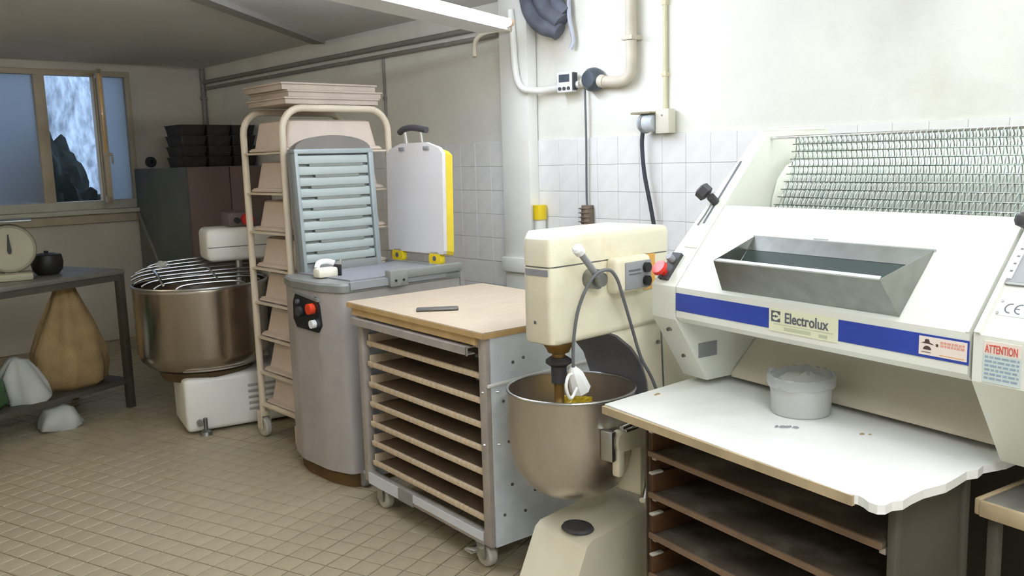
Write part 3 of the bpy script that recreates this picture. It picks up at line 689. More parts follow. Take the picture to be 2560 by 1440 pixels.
for z in (.50, .70): MB().cyl(V((-.004, -.02, z)), V((.05, -.055, z)), .005, n=8).build('rail_pin', steel, ct)
br = MB().box(-.005, .03, 0, .885, .10, .15, bev=.004).build('bottom_rail', zinc_post, ct)
MB().box(-.009, -.004, .62, .88, .10, .152).build('tape', label_w, br, smooth=0)
MB().box(-.0095, -.004, .50, .62, .098, .152).build('tape', tape_m, br, smooth=0)
MB().box(-.009, -.004, .0, .50, .118, .152).build('tape', label_w, br, smooth=0)
MB().box(.67, .70, 0, .885, .10, .15, bev=.004).build('bottom_rail', zinc_post, ct)
# open channel under the top (visible end)
chn = MB(); chn.prism([(-.03, .835), (.012, .835), (.012, .839), (-.026, .839), (-.026, .860), (.012, .860), (.012, .864), (-.03, .864)], lambda x, z: V((x, .035, z)), lambda x, z: V((x, .93, z)))
chn.build('top_channel', zinc_post, ct, smooth=0)
MB().box(-.032, -.024, .03, .036, .833, .866).build('channel_end', chrome, ct, smooth=0)
for y in (.0, .885): MB().box(0, .70, y-.02, y+.03, .865, .905).build('top_rail', zinc_post, ct, smooth=0)
for x in (.03, .65):
    for y in (.03, .80):
        c = MB(); c.box(x-.03, x+.03, y-.03, y+.03, .093, .101); c.box(x-.032, x-.026, y-.03, y+.02, .04, .095); c.box(x+.026, x+.032, y-.03, y+.02, .04, .095); cf = c.build('caster_fork', steel, ct, smooth=0)
        MB().lathe([(0, -.02), (.04, -.02), (.046, -.012), (.046, .012), (.04, .02), (0, .02)], V((x, y-.005, .046)), 24, axis='x').build('wheel', wheel_lt, cf)
        if x < .1 and y < .1: MB().box(x-.085, x-.03, y-.02, y+.03, .075, .085, bev=.002).build('brake_pedal', chrome, cf)
tz = (.745, .650, .556, .465, .373, .282, .190); tn = ('topmost', 'second', 'third', 'fourth', 'fifth', 'sixth', 'lowest')
for k, z in enumerate(tz):
    for y in (.0, .845): MB().box(.02, .68, y, y+.025, z-.012, z-.002).build('runner', zinc_post, ct, smooth=0)
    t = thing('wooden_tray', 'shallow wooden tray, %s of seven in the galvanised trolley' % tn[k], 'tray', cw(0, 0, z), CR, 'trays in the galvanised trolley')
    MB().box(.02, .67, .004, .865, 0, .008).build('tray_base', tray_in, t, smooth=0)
    MB().box(.008, .022, .004, .865, -.002, .020, bev=.003).build('tray_lip', wood_tray, t)
    MB().box(.66, .67, .004, .865, 0, .03).build('tray_back', wood_tray, t, smooth=0)
    MB().box(.02, .66, .855, .865, .008, .045).build('tray_side', wood_tray, t, smooth=0)
    MB().cyl(V((.20, .28, .008)), V((.20, .28, .018)), .012, n=12).build('tray_peg', wheel_lt, t)
top = thing('wooden_worktop', 'pale beech worktop lying on the galvanised tray trolley', 'worktop', cw(0, 0, .905), CR)
MB().box(-.018, .745, -.06, .985, 0, .026, bev=.003).build('worktop_board', wood_top, top)
MB().box(-.012, -.001, .0, .95, -.030, .0).build('front_batten', wood_edge, top, smooth=0)
MB().box(-.0195, -.0175, -.058, .983, .001, .021).build('edge_band', wood_edge, top, smooth=0)
MB().box(-.018, .743, -.0615, -.0595, .001, .021).build('edge_band', wood_edge, top, smooth=0)
sc_ = V((2.205, 2.893, .931))
tag(MB().box(-.088, .088, -.034, .034, 0, .010, bev=.006).build('dough_scraper', mat('dark_scraper', '#5b564f', .5, .2, var=.2, scale=20), loc=sc_), 'dark flat scraper blade lying on the beech worktop', 'scraper').rotation_euler.z = R(-38)

# ------------------------------------------------------------------ hydraulic dough divider
dv = thing('dough_divider', 'grey dough divider with open knife-grid lid and raised white pressing lid', 'divider', (2.10, 3.52, 0))
def D(x, y, z): return V((x-2.10, y-3.52, z))
dplan = rounded([(2.125, 3.52), (2.085, 3.66), (2.085, 3.90), (2.13, 4.06), (2.83, 4.06), (2.83, 3.50), (2.16, 3.50)], .03, 4)
def dstack(levels, m_, name):
    mb = MB(); cx, cy, prev = 2.45, 3.78, None
    for z, k in levels:
        ring = mb.ring([D(cx+(x-cx)*k, cy+(y-cy)*k, z) for x, y in dplan])
        if prev: mb.bridge(prev, ring)
        else: mb.bm.faces.new(ring[::-1])
        prev = ring
    mb.bm.faces.new(prev); return mb.build(name, m_, dv, smooth=30)
dstack([(.0, .93), (.09, .93)], mat('kick_brown', '#5a4320', .7, var=.25, scale=8), 'kick_plinth')
dstack([(.075, .995), (.95, 1.0)], grey_body, 'body')
dstack([(.95, 1.01), (.955, 1.02), (.985, 1.02), (.995, 1.0)], grey_top, 'top_rim')
MB().box(.10, .70, .03, .52, .994, 1.002).build('top_plate', grey_plast, dv, smooth=0)
MB().box(.06, .62, -.035, -.02, .965, 1.0).build('side_trim', grey_plast, dv, smooth=0)
# octagonal control plate with buttons
oc = [(-.115, .885), (-.09, .925), (.10, .925), (.125, .885), (.13, .80), (.10, .76), (-.10, .755), (-.125, .79)]
cp = MB().prism(oc, lambda y, z: D(2.078, 3.765+y, z), lambda y, z: D(2.092, 3.765+y, z)).build('control_plate', black, dv, smooth=0)
MB().prism([(-.12, .92), (.11, .945), (.11, .93), (-.12, .905)], lambda y, z: D(2.072, 3.765+y, z), lambda y, z: D(2.092, 3.765+y, z)).build('control_hood', grey_top, dv, smooth=0)
MB().cyl(D(2.08, 3.70, .868), D(2.05, 3.70, .868), .026).build('stop_button', red_o, cp)
MB().cyl(D(2.08, 3.69, .795), D(2.055, 3.69, .795), .020).build('white_button', white_p, cp)
MB().cyl(D(2.08, 3.82, .842), D(2.06, 3.82, .842), .024).build('selector_knob', dark_rubber, cp)
MB().cyl(D(2.08, 3.835, .89), D(2.065, 3.835, .89), .012).build('pilot_light', grey_print, cp)
# knife grid lid standing open at the far side
gl = bpy.data.objects.new('grid_lid', None); COL.objects.link(gl); gl.parent = dv; gl.location = D(2.45, 4.02, 1.0); gl.rotation_euler.x = R(-3)
arch = [(-.235, .0)]+[(-.235, .60)]+[(.235*math.cos(R(a)), .60+.095*math.sin(R(a))) for a in range(168, 0, -12)]+[(.235, .60), (.235, .0)]
MB().prism(arch, lambda x, z: V((x, .03, z)), lambda x, z: V((x, .06, z))).build('lid_shell', grey_top, gl, smooth=30)
rim = MB()
rim.box(-.235, -.215, -.02, .03, .0, .61, bev=.004); rim.box(.205, .235, -.02, .03, .0, .61, bev=.004); rim.box(-.235, .235, -.02, .03, .60, .625, bev=.004)
rim.build('grid_frame', mat('grid_frame_grey', '#98a09e', .45, .2, var=.06), gl)
MB().box(-.214, .206, .018, .028, .0, .61).build('grid_backing', mat('grid_backing_grey', '#a9ada6', .5, var=.05), gl, smooth=0)
arc2 = [(.225*math.cos(R(a)), .625+.070*math.sin(R(a))) for a in range(0, 181, 12)]
MB().prism(arc2, lambda x, z: V((x, -.012, z)), lambda x, z: V((x, .03, z))).build('lid_arch', mat('lid_arch_grey', '#6f6a62', .5, var=.08), gl, smooth=30)
for k in range(10):
    z = .045+.056*k
    MB().box(-.213, .203, -.010, .016, z, z+.044, bev=.006).build('grid_slat', mat('grid_slat_white', '#a3aba5', .4, var=.04), gl)
    w0, w1 = ((-.12, .14), (-.15, .17))[k % 2]
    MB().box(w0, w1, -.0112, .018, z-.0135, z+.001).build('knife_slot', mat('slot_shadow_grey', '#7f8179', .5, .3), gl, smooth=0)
MB().box(-.18, .20, -.04, -.012, -.01, .040, bev=.006).build('hinge_plate', grey_top, gl)
# pressing lid: white plate in a yellow shell, raised at the wall side, with black handle
wl = bpy.data.objects.new('pressing_lid', None); COL.objects.link(wl); wl.parent = dv; wl.location = D(2.82, 3.875, 1.06); wl.rotation_euler.y = R(1.5)
def lidp(w, h0, h1, c): return [(-w+.01, h0), (-w, h0+.02), (-w, h1-c), (-w+.03, h1-.03), (-w*.45, h1), (w*.45, h1), (w-.03, h1-.03), (w, h1-c), (w, h0+.02), (w-.01, h0)]
MB().prism(lidp(.252, .0, .585, .06), lambda y, z: V((.0, y, z)), lambda y, z: V((.022, y, z))).build('lid_plate', mat('lid_plate_white', '#d6d2ce', .45, var=.03, scale=4), wl, smooth=0)
MB().prism(lidp(.252, .0, .575, .05), lambda y, z: V((.022, y-.004, z)), lambda y, z: V((.064, y-.004, z-.01))).build('lid_shell', yellow_soft, wl, smooth=0)
MB().tube(smooth_path([V((.0, .115, .645)), V((-.01, .06, .660)), V((-.01, -.02, .664)), V((.0, -.125, .648))], 8), .017, n=10).build('lid_handle', dark_rubber, wl)
for y in (.07, -.07): MB().cyl(V((.012, y, .57)), V((-.002, y, .655)), .008, n=10).build('handle_post', chrome, wl)
for y in (.10, -.12): MB().box(-.008, .03, y-.025, y+.025, .545, .565, bev=.004).build('handle_foot', grey_plast, wl)
for y in (.17, -.17):
    hb = MB().prism(rounded([(y-.05, -.065), (y+.05, -.065), (y+.05, .01), (y-.05, .01)], .035), lambda a, z: V((.0, a, z)), lambda a, z: V((.03, a, z))).build('lid_hinge', yellow_p, wl, smooth=40)
    MB().cyl(V((-.004, y, -.025)), V((.004, y, -.025)), .013, n=14).build('hinge_bolt', grey_print, hb)
MB().box(.70, .76, .02, .62, .90, 1.008, bev=.006).build('lid_carrier', grey_top, dv)
# guide bar with its clamp block on the near edge
MB().box(.34, .72, -.045, -.018, .988, 1.030, bev=.005).build('guide_bar', grey_top, dv)
cl_ = MB().box(.27, .375, -.055, -.005, .955, 1.035, bev=.006).build('clamp_block', grey_top, dv)
for x in (.30, .345): MB().cyl(V((x, -.060, .985)), V((x, -.050, .985)), .006, n=10).build('clamp_screw', black, cl_)
# locking lever with its cream grip
lk = MB().box(.055, .165, .235, .30, .998, 1.045, bev=.012).build('cream_grip', cream, dv)
MB().tube(smooth_path([V((.08, .30, 1.04)), V((.10, .31, 1.065)), V((.14, .30, 1.07)), V((.17, .28, 1.06))], 5), .014, n=8).build('grip_clip', white_p, lk)
MB().cyl(V((.185, .245, .99)), V((.185, .245, 1.085)), .006, n=10).build('latch_pin', chrome, dv)
MB().box(.165, .175, .225, .29, .996, 1.055).build('latch_stop', black, dv, smooth=0)
for x in (.08, .62):
    for y in (-.005, .50): MB().lathe([(0, -.02), (.038, -.02), (.045, -.01), (.045, .01), (.038, .02), (0, .02)], V((x+.02, y, .045)), 20, axis='x').build('caster', wheel_m, dv)

# ------------------------------------------------------------------ tall rack with baskets
rk = thing('basket_rack', 'tall cream tubular rack on casters behind the dough divider', 'rack', (2.24, 4.19, 0))
RX, RY = .655, .44
for y in (0, RY):
    pts = [V((0, y, .14)), V((0, y, 1.70))]
    for a in range(0, 91, 15): pts.append(V((.12-.12*math.cos(R(a)), y, 1.72+.12*math.sin(R(a)))))
    for a in range(90, -1, -15): pts.append(V((RX-.12+.12*math.cos(R(a)), y, 1.72+.12*math.sin(R(a)))))
    pts += [V((RX, y, 1.70)), V((RX, y, .14))]
    MB().tube(pts, .019, n=12).build('hoop_frame', rack_cream, rk)
    MB().tube([V((0, y, .17)), V((RX, y, .17))], .014, n=10).build('base_bar', rack_cream, rk)
for x in (0, RX): MB().tube([V((x, 0, .19)), V((x, RY, .19))], .015, n=10).build('base_bar', rack_cream, rk)
sz = (1.62, 1.405, 1.193, .99, .795, .595, .39, .20)
for z in sz:
    for y in (.008, RY-.008): MB().box(0, RX, y-.010, y+.010, z-.012, z-.002).build('shelf_rail', rack_cream, rk, smooth=0)
    MB().box(-.012, .012, 0, RY, z-.014, z-.004).build('shelf_bar', rack_cream, rk, smooth=0)
for x in (0, RX):
    for y in (0, RY):
        cf = MB().box(x-.028, x+.028, y-.028, y+.028, .12, .15, bev=.004).box(x-.03, x-.024, y-.03, y+.02, .05, .125).box(x+.024, x+.03, y-.03, y+.02, .05, .125).build('caster_fork', rack_cream, rk)
        MB().lathe([(0, -.02), (.05, -.02), (.058, -.010), (.058, .010), (.05, .02), (0, .02)], V((x, y-.01, .058)), 20, axis='x').build('wheel', wheel_lt, cf)
bn = ('top', 'second', 'third', 'fourth', 'fifth', 'sixth', 'seventh', 'bottom')
bmesh0 = None
for k, z in enumerate(sz):
    b_ = thing('dough_basket', 'beige plastic basket upside down on the %s shelf of the tall rack' % bn[k], 'basket', (2.24, 4.19, z), 0, 'baskets on the tall rack')
    if bmesh0 is None:
        mb = MB()
        lv_ = [((.020, .62), (.012, RY-.012), 0.), ((.020, .62), (.012, RY-.012), .018), ((.040, .60), (.028, RY-.028), .022), ((.066, .575), (.045, RY-.045), .155), ((.078, .563), (.056, RY-.056), .163)]
        prev = None
        for (x0, x1), (y0, y1), zz in lv_:
            ring = mb.ring([V((x, y, zz)) for x, y in rounded([(x0, y0), (x1, y0), (x1, y1), (x0, y1)], .03, 3)])
            if prev: mb.bridge(prev, ring)
            prev = ring
        mb.bm.faces.new(prev); o1 = mb.build('basket_shell', crate_m, b_, smooth=40)
        o2 = MB().tube([V((x, y, .006)) for x, y in rounded([(.018, .010), (.622, .010), (.622, RY-.010), (.018, RY-.010)], .03, 3)], .007, n=6, closed=True).build('basket_rim', crate_m, b_)
        bmesh0 = (o1.data, o2.data)
    else:
        share('basket_shell', bmesh0[0], b_); share('basket_rim', bmesh0[1], b_)
for k, (z, dx, h) in enumerate(((1.861, 0., .036), (1.897, .02, .036), (1.933, -.015, .038))):
    t = thing('flat_carton', 'flat pinkish tray, %s of the three lying on the tall rack' % ('lowest', 'middle', 'uppermost')[k], 'tray', (2.24+dx, 4.19, z), 0, 'trays on top of the rack')
    MB().box(.03, .60, .0, .42, 0, h-.006, bev=.003).build('tray_body', carton, t)
    MB().box(.022, .608, -.008, .428, h-.010, h, bev=.003).build('tray_rim', carton, t)

# ------------------------------------------------------------------ spiral mixer
SR = R(-13); sx_, sy_ = 1.915, 4.945
sm = thing('spiral_mixer', 'cream spiral mixer with large steel bowl and wire guard behind the tall rack', 'mixer', (sx_, sy_, 0), SR)
MB().box(0, .78, 0, .42, .015, .335, bev=.03, seg=3).build('base', white_en, sm)
for k in range(5): MB().box(.36, .60, -.004, .01, .10+.036*k, .116+.036*k, bev=.004).build('vent_slot', mat('vent_grey', '#a7a79f', .5, var=.04), sm)
for x, y in ((.10, -.02), (.70, -.02), (.10, .40), (.70, .40)):
    MB().lathe([(0, 0), (.035, 0), (.03, .02), (.012, .03), (.012, .10), (0, .10)], V((x, y, 0)), 16).build('foot', steel_dark, sm)
MB().cyl(V((.07, .0, .075)), V((.07, -.035, .075)), .018, n=12).build('drain_plug', steel_dark, sm)
bc = V((.185, .28, 0)) ; RB = .385
bwl = MB().lathe([(RB-.004, .86), (RB, .862), (RB+.004, .855), (RB, .84), (RB, .47), (RB-.02, .42), (RB-.07, .375), (RB-.15, .355), (0, .35)], bc, 64).lathe([(RB-.004, .86), (RB-.008, .47), (RB-.05, .39), (0, .365)], bc, 64).build('bowl', mat('spiral_bowl_steel', '#b5aca2', .2, 1., var=.1, scale=10, stretch=(1, 1, .25)), sm, smooth=50)
MB().lathe([(RB-.16, .30), (RB-.13, .30), (RB-.10, .36), (RB-.12, .365), (0, .365)], bc, 48).build('bowl_ring', mat('bowl_ring_brown', '#5b4a30', .6, .2, var=.2), sm)
MB().tube([bc+V((RB*math.cos(2*math.pi*k/60), RB*math.sin(2*math.pi*k/60), .865)) for k in range(60)], .009, n=8, closed=True).build('bowl_rim', steel, bwl)
guard_m = mat('guard_steel', '#a9aaa8', .3, 1., var=.05)
gd = bpy.data.objects.new('wire_guard', None); COL.objects.link(gd); gd.parent = sm
for k in range(8):
    d = -.33+.085*k; w_ = math.sqrt(max(0, RB*RB-d*d))
    a = bc+V((-w_, d, .885+.010*k)); b = bc+V((w_, d, .885+.014*k)); mid = (a+b)/2+V((0, 0, .012))
    MB().tube(smooth_path([a-V((0, 0, .02)), a.lerp(b, .12)+V((0, 0, .006)), mid, a.lerp(b, .88)+V((0, 0, .006)), b-V((0, 0, .02))], 5), .0065, n=8).build('guard_bar', guard_m, gd)
for e in (-.25, .05): MB().tube(smooth_path([bc+V((e, -.30, .90)), bc+V((e, 0, .945)), bc+V((e, .30, .93))], 5), .007, n=8).build('guard_tie', chrome, gd)
hd = MB().box(.22, .80, .16, .44, .985, 1.185, bev=.035, seg=3).build('head', white_en, sm)
MB().box(.225, .79, .1595, .4405, 1.07, 1.076).build('head_seam', grey_plast, sm, smooth=0)
MB().box(.58, .78, .10, .42, .33, 1.0, bev=.03).build('column', white_en, sm)
cpl = MB().box(.36, .76, .20, .42, 1.185, 1.275, bev=.015).build('control_panel', mat('panel_greybrown', '#655751', .5, var=.08), sm)
MB().cyl(V((.47, .205, 1.23)), V((.47, .165, 1.23)), .036).build('stop_button', red_p, cpl)
MB().cyl(V((.41, .205, 1.225)), V((.41, .18, 1.225)), .018).build('start_button', black, cpl)
MB().tube(smooth_path([V((.42, .27, .98)), V((.40, .25, .80)), V((.30, .16, .70)), V((.22, .30, .58)), V((.32, .36, .48))], 6), .02, n=10).build('spiral_hook', steel, sm)
tag(blob((2.03, 5.42, .955), (.045, .04, .03), 9, .35).build('cloth_scrap', bag_white, smooth=50), 'small crumpled pale cloth on the spiral mixer guard', 'cloth')

# ------------------------------------------------------------------ cabinet in the far corner with black tins
cab = thing('storage_cabinet', 'tall dark cabinet with grey side and maroon front in the far corner', 'cabinet', (2.95, 7.17, 0))
MB().box(0, .73, .012, 1.18, .05, 1.55).build('cabinet_body', cab_grey, cab, smooth=0)
MB().box(0.003, .362, -.012, .012, .07, 1.545, bev=.004).build('door', cab_brown, cab)
MB().box(.368, .727, -.012, .012, .07, 1.545, bev=.004).build('door', cab_brown, cab)
for x in (.33, .40): MB().box(x-.008, x+.008, -.03, -.01, .85, 1.0, bev=.003).build('door_handle', steel_dark, cab)
MB().box(.03, .70, .04, 1.15, 0, .05).build('plinth', black, cab, smooth=0)
MB().box(-.004, .008, -.004, .014, .05, 1.55).build('corner_strip', mat('strip_grey', '#5d5d58', .6), cab, smooth=0)
tin0 = None; cn = ('left', 'middle', 'right'); rn = ('bottom', 'second', 'third', 'top')
for c in range(3):
    for r_ in range(4):
        t = thing('baking_tin', 'black baking tin, %s of the %s stack on the dark cabinet' % (rn[r_], cn[c]), 'tin', (2.955+.235*c, 7.24+.03*c, 1.551+.088*r_), 0, 'black tins on the dark cabinet')
        if tin0 is None:
            mb = MB(); prev = None
            for k, zz in ((.88, 0), (1., .078), (1.04, .080), (1.04, .085), (.97, .085), (.86, .006)):
                ring = mb.ring([V((.112+(x-.112)*k, .17+(y-.17)*k, zz)) for x, y in rounded([(0, 0), (.222, 0), (.222, .34), (0, .34)], .02, 3)])
                if prev: mb.bridge(prev, ring)
                else: mb.bm.faces.new(ring[::-1])
                prev = ring
            mb.bm.faces.new(prev); tin0 = mb.build('tin_body', tin_black, t, smooth=40).data
        else: share('tin_body', tin0, t)
tag(MB().tube([V((0, 0, 0)), V((.235, 1.72, 1.135))], .014, n=10).build('peel_handle', mat('grey_pole', '#77776f', .6), loc=(2.69, 6.54, .014)), 'grey wooden pole leaning on the window sill beside the cabinet', 'pole')
sk = thing('wall_socket', 'small white socket on the far wall right of the window', 'socket', (3.06, FAR-.03, 1.42))
MB().box(-.045, .045, 0, .03, -.045, .045, bev=.006).build('socket_plate', white_p, sk); MB().cyl(V((0, .0, 0)), V((0, -.006, 0)), .022).build('socket_well', grey_plast, sk)
sk = thing('wall_switch', 'dark round switch on the far wall above the white socket', 'switch', (3.12, FAR-.03, 1.61))
MB().lathe([(0, 0), (.05, 0), (.05, -.02), (.04, -.028), (0, -.028)], (0, .03, 0), 20, axis='y').build('switch_body', dark_rubber, sk); MB().box(-.008, .008, -.02, .0, -.015, .015).build('switch_toggle', black, sk, smooth=0)

# ------------------------------------------------------------------ work table below the window
TR = R(21); tx_, ty_ = 1.95, 5.85
def tw(x, y, z): return Matrix.Rotation(TR, 3, 'Z')@V((x, y, 0))+V((tx_, ty_, z))
tb_ = thing('work_table', 'worn steel work table below the window with a low shelf', 'table', (tx_, ty_, 0), TR)
MB().box(-1.7, 0, 0, .62, .885, .915, bev=.004).build('table_top', table_m, tb_)
MB().box(-1.68, -.02, .01, .03, .845, .885).build('apron', table_leg_m, tb_, smooth=0)
for x in (-1.68, -.045):
    for y in (.01, .565): MB().box(x, x+.045, y, y+.045, 0, .885, bev=.003).build('leg', table_leg_m, tb_)
MB().box(-1.68, -.01, .02, .60, .165, .195).build('low_shelf', table_leg_m, tb_, smooth=0)
scp = tw(-.60, .24, .915)
sca = thing('dial_scale', 'round-faced dial scale on the work table below the window', 'scale', scp, R(-12))
MB().box(-.11, .11, -.09, .09, 0, .045, bev=.012).build('scale_base', scale_m, sca)
MB().box(-.035, .035, -.03, .03, .045, .09).build('scale_neck', scale_m, sca, smooth=0)
hd_ = MB().lathe([(0, .04), (.135, .04), (.145, .03), (.145, -.03), (.138, -.04), (0, -.04)], (0, 0, .19), 40, axis='y').build('scale_head', mat('scale_case', '#8a8670', .5, var=.06), sca)
MB().lathe([(0, -.042), (.125, -.042), (.125, -.040), (0, -.040)], (0, 0, .19), 40, axis='y').build('dial', scale_m, hd_)
MB().prism([(-.006, -.03), (.006, -.03), (.012, -.01), (.003, .085), (-.003, .085), (-.012, -.01)], lambda x, z: V((x, -.047, .19+z)), lambda x, z: V((x, -.0435, .19+z))).build('needle', black, hd_, smooth=0)
MB().box(-.13, .13, -.10, .10, .345, .36, bev=.005).box(-.02, .02, -.02, .02, .33, .35).build('weighing_pan', steel_dark, sca)
pt = thing('round_pot', 'black round pot beside the dial scale on the work table', 'pot', tw(-.345, .27, .916))
MB().lathe([(0, 0), (.06, 0), (.085, .03), (.092, .075), (.085, .12), (.078, .125), (.07, .12), (.08, .075), (.055, .012), (0, .01)], n=32).build('pot_body', pot_m, pt)
MB().lathe([(0, .15), (.012, .148), (.014, .14), (.01, .135), (.05, .132), (.082, .122), (0, .122)], n=28).build('pot_lid', pot_m, pt)
# flour sack hanging to the shelf, bags
def sackf(c, prof, name, m_, label, seed, fold=.06, lean=(0, 0), rings=None, sy=.75, crumple=.07):
    mb = MB(); n = 40; prev = None
    for r_, z in prof:
        ring = mb.ring([V(((r_*(1+fold*math.sin(7*a+seed)+fold*.7*math.sin(12*a+2*seed+z*6)))*math.cos(a)+lean[0]*z, sy*r_*(1+fold*math.sin(7*a+seed))*math.sin(a)+lean[1]*z, z)) for a in [2*math.pi*k/n for k in range(n)]])
        if prev: mb.bridge(prev, ring)
        else: mb.bm.faces.new(ring[::-1])
        prev = ring
    mb.bm.faces.new(prev)
    for v in mb.bm.verts:
        q = v.co*9+V((seed*5, 0, 0)); k = 1+crumple*(noise.noise(q)+.6*noise.noise(q*2.3))
        v.co.x *= k; v.co.y *= k; v.co.z = max(0, v.co.z*(1+crumple*.5*noise.noise(q*1.3)))
    return tag(mb.build(name, m_, smooth=60, loc=c), label, 'sack' if 'sack' in name else 'bag')
sackf(tw(-.30, .22, .196), [(.17, 0), (.205, .03), (.215, .12), (.20, .24), (.16, .38), (.11, .50), (.065, .60), (.055, .645), (.07, .67)], 'flour_sack', sack_m, 'tan cloth flour sack slumped on the low shelf of the work table', 1.3, .09, (.02, 0))
sackf(tw(-.66, .13, .196), [(.11, 0), (.13, .03), (.125, .10), (.10, .18), (.06, .25), (.03, .28)], 'paper_bag', bag_white, 'white crumpled bag standing on the low shelf left of the tan sack', .4, .05, (-.15, 0), crumple=.3)
sackf(tw(-.52, .06, .0), [(.10, 0), (.125, .02), (.12, .07), (.08, .12), (.03, .14)], 'paper_bag', bag_white, 'white bag lying on the floor under the low table shelf', 1.9, .05, crumple=.35)
sackf(tw(-.98, .20, .196), [(.15, 0), (.18, .04), (.18, .14), (.15, .24), (.10, .32), (.05, .37)], 'plastic_bag', bag_green, 'dark green plastic bag on the low shelf left of the white bag', 2.2, .10)

# ------------------------------------------------------------------ pipes, conduits and boxes on the tiled wall
WS = W-.0105                                        # face of the tiles
def pipe(name, label, cat, pts, r, m_, n=12, k=4, brackets=()):
    pts = [V(p) for p in pts]; t = thing(name, label, cat, pts[0])
    MB().tube(smooth_path([p-pts[0] for p in pts], k) if k else [p-pts[0] for p in pts], r, n=n).build('pipe_run', m_, t)
    for b in brackets:
        b = V(b)-pts[0]; MB().box(b.x-r*1.3, b.x+(W-.002-pts[0].x-b.x if False else r*1.6), b.y-r*1.25, b.y+r*1.25, b.z-.012, b.z+.012, bev=.003).build('pipe_clip', m_, t)
    return t
pipe('wall_pipe', 'upper grey pipe running along the wall under the ceiling', 'pipe', [(W-.03, 8.36, 2.35), (W-.03, 6.2, 2.35), (W-.03, 4.1, 2.35)], .018, pipe_grey, k=0, brackets=[(W-.03, y, 2.35) for y in (4.6, 5.8, 7.0, 8.0)])
pipe('wall_pipe', 'lower grey pipe running along the wall under the ceiling', 'pipe', [(W-.03, 8.30, 2.29), (W-.03, 6.2, 2.29), (W-.03, 4.1, 2.29)], .014, pipe_grey, k=0, brackets=[(W-.03, y, 2.29) for y in (4.6, 5.8, 7.0, 8.0)])
pipe('corner_pipe', 'vertical pipe dropping in the far corner beside the cabinet', 'pipe', [(W-.03, 8.37, 2.48), (W-.03, 8.37, 1.6)], .020, pipe_grey, k=0, brackets=[(W-.03, 8.37, 2.2)])
pipe('thin_conduit', 'thin vertical conduit on the wall behind the raised white lid', 'conduit', [(W-.012, 5.35, 2.29), (W-.012, 5.35, 1.66)], .009, pipe_grey, k=0, brackets=[(W-.012, 5.35, 2.0)])
struct(MB().box(-.05, .05, -2.9, .0, -.035, .0).build('shadow_strip_1', mat('shadow_strip_grey', '#9d9a92', .8, var=.06), loc=(3.62, 6.10, CEIL-.0005))).rotation_euler.z = R(-49.4)  # grey strip standing in for a soft shadow band on the ceiling
# bent white pipe from the lamp down the pillar and along to the junction
pipe('bent_pipe', 'white pipe bending down the pillar from the lamp end', 'pipe', [(3.585, 3.89, 2.40), (3.585, 3.875, 2.25), (3.585, 3.865, 2.10), (3.585, 3.845, 2.00), (3.585, 3.80, 1.948), (3.60, 3.75, 1.935), (3.655, 3.70, 1.932), (3.665, 3.60, 1.936), (3.665, 3.42, 1.945)], .020, white_en, k=5)
pipe('bracket_arm', 'short curved arm hanging from the lamp end left of the pillar', 'bracket', [(3.56, 3.86, 2.285), (3.53, 3.97, 2.29), (3.50, 4.06, 2.275), (3.49, 4.105, 2.23), (3.48, 4.10, 2.15)], .014, pipe_paint, k=5)
pipe('drain_pipe', 'thick beige pipe coming down the wall and bending to the round valve', 'pipe', [(3.655, 3.045, 2.485), (3.655, 3.045, 2.2), (3.655, 3.045, 2.02), (3.655, 3.065, 1.955), (3.655, 3.14, 1.935), (3.655, 3.28, 1.95)], .030, pipe_paint, k=5, brackets=[(3.655, 3.045, 2.15)])
vl = thing('round_valve', 'dark round valve between the thick pipe and the thermostat', 'valve', (3.655, 3.315, 1.96))
MB().lathe([(0, -.05), (.045, -.045), (.062, -.02), (.066, .01), (.058, .035), (.03, .045), (0, .045)], (0, 0, 0), 28, axis='x').build('valve_body', mat('valve_dark', '#4a5158', .4, .3, var=.2), vl)
MB().cyl(V((0, -.05, -.01)), V((0, -.085, -.018)), .034).build('valve_collar', pipe_paint, vl)
MB().cyl(V((0, .05, -.01)), V((0, .075, -.012)), .028).build('valve_collar', pipe_paint, vl)
th_ = thing('thermostat', 'white digital thermostat box on the wall pipe beside the round valve', 'thermostat', (3.63, 3.50, 1.96), R(8))
MB().box(-.012, .03, -.052, .052, -.055, .055, bev=.004).build('case', white_p, th_)
MB().box(-.0135, -.011, -.036, .036, .0, .042).build('display', mat('display_dark', '#3d4652', .3), th_, smooth=0)
for y in (-.030, 0, .030): MB().cyl(V((-.011, y, -.035)), V((-.018, y, -.035)), .010, n=14).build('dial_knob', dark_rubber, th_)
MB().box(-.008, .028, -.062, -.052, -.045, .050).build('case_side', cable_dk, th_, smooth=0)
wr = thing('hanging_brush', 'brown spring brush hanging on a thin wire from the thermostat pipe', 'brush', (3.664, 3.385, 1.93))
MB().tube(smooth_path([V((0, 0, 0)), V((0, -.004, -.3)), V((0, .0, -.60)), V((0, -.006, -.66))], 4), .006, n=8).build('wire', cable_m, wr)
br_ = MB().cyl(V((0, -.005, -.655)), V((0, -.005, -.76)), .034, .038, n=18).build('brush_core', mat('brush_brown', '#77695a', .7, .2, var=.25, scale=30), wr)
for k in range(4): MB().lathe([(.03, -.668-.025*k), (.048, -.672-.025*k), (.03, -.678-.025*k)], V((0, .006, 0)), 18).build('brush_coil', mat('brush_brown', '#77695a'), br_)
pipe('slim_conduit', 'slim cream conduit running up the wall from the junction box', 'conduit', [(W-.014, 2.848, 1.775), (W-.014, 2.848, 2.485)], .012, mat('conduit_cream', '#d2caa8', .5, var=.06), k=0, brackets=[(W-.014, 2.848, 1.95), (W-.014, 2.848, 2.3)])
jb = thing('junction_box', 'cream junction box on the tiles at the foot of the slim conduit', 'box', (W-.012, 2.828, 1.712))
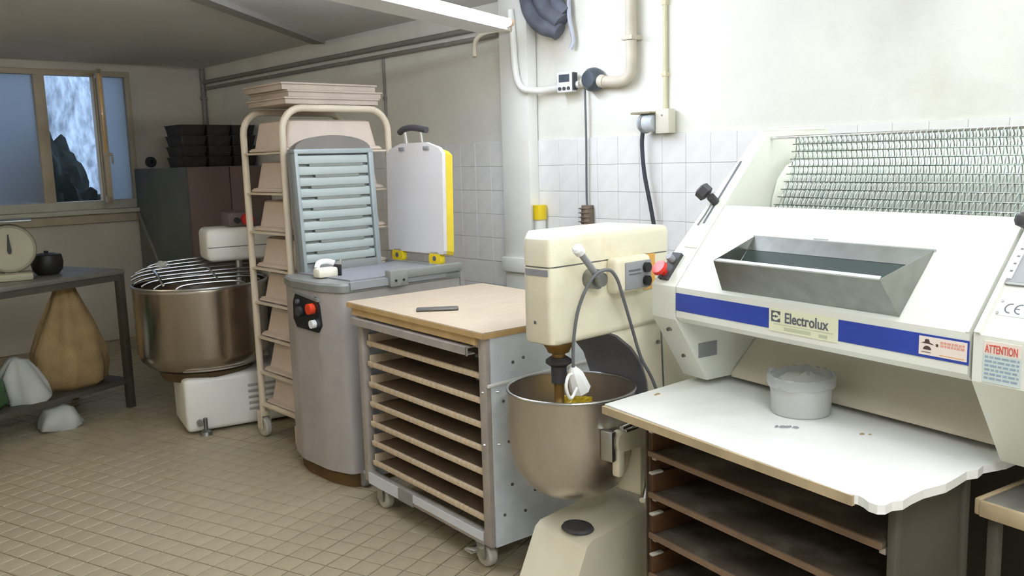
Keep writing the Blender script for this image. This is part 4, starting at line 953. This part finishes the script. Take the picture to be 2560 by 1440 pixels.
MB().box(-.058, 0, -.042, .042, -.060, .062, bev=.004).build('box_body', mat('box_cream', '#dad6c2', .5, var=.04), jb); MB().cyl(V((-.058, 0, .03)), V((-.061, 0, .03)), .005, n=8).build('box_screw', grey_plast, jb)
so = thing('wall_plug', 'grey-white round plug and socket left of the junction box with a hanging cable', 'plug', (W-.06, 2.915, 1.708))
MB().lathe([(0, -.035), (.036, -.035), (.046, -.02), (.048, .03), (.040, .055), (0, .058)], (0, 0, 0), 24, axis='y').build('plug_body', mat('plug_grey', '#c9cfd2', .4, var=.06), so)
MB().lathe([(.049, .0), (.053, .002), (.053, .016), (.049, .018)], (0, .02, 0), 24, axis='y').build('plug_ring', grey_plast, so)
MB().box(-.05, .045, -.04, .085, .046, .056, bev=.002).build('flap', mat('flap_dark', '#8d8468', .5), so)
MB().tube(smooth_path([V((0, .045, -.04)), V((0, .050, -.12)), V((.0, .035, -.26)), V((.005, -.005, -.45)), V((.0, -.055, -.68)), V((-.04, -.085, -.80)), V((-.10, -.12, -.95)), V((-.14, -.2, -1.25))], 6), .011, n=10).build('plug_cable', cable_dk, so)
# white standing pipe with a yellow sleeve at the pillar foot
yp_ = thing('capped_pipe', 'white pipe with a yellow sleeve standing at the right foot of the pillar', 'pipe', (3.645, 3.745, 0))
MB().cyl(V((0, 0, 0)), V((0, 0, 1.19)), .034, n=20).build('pipe_run', white_en, yp_); MB().cyl(V((0, 0, 1.185)), V((0, 0, 1.27)), .040, n=20).build('sleeve', yellow_p, yp_)
# dark duct bundle under the ceiling
db = thing('duct_bundle', 'dark bundled hose under the ceiling right of the pillar top', 'hose', (3.61, 3.64, 2.29))
mb = MB()
MB().tube(smooth_path([V((.02, .15, .17)), V((.0, .10, .08)), V((.01, .03, .0)), V((.03, -.05, -.03)), V((.04, -.08, -.05))], 6), .05, n=14).build('hose', mat('hose_dark', '#5d616b', .75, var=.35, scale=8, bump=.5, bscale=12), db)
MB().tube(smooth_path([V((.03, .05, .17)), V((.02, .0, .09)), V((.03, -.06, .04)), V((.04, -.10, .0))], 6), .055, n=14).build('hose', mat('hose_dark', '#59607a'), db)
MB().tube(smooth_path([V((.04, -.04, .18)), V((.03, -.08, .10)), V((.05, -.12, .05))], 6), .04, n=14).build('hose', mat('hose_dark', '#59607a'), db)
MB().tube(smooth_path([V((.06, -.14, .16)), V((.05, -.15, .02)), V((.06, -.17, -.10)), V((.05, -.155, -.15))], 5), .012, n=8).build('loose_cable', mat('cable_pale', '#b9bcc6', .5), db)
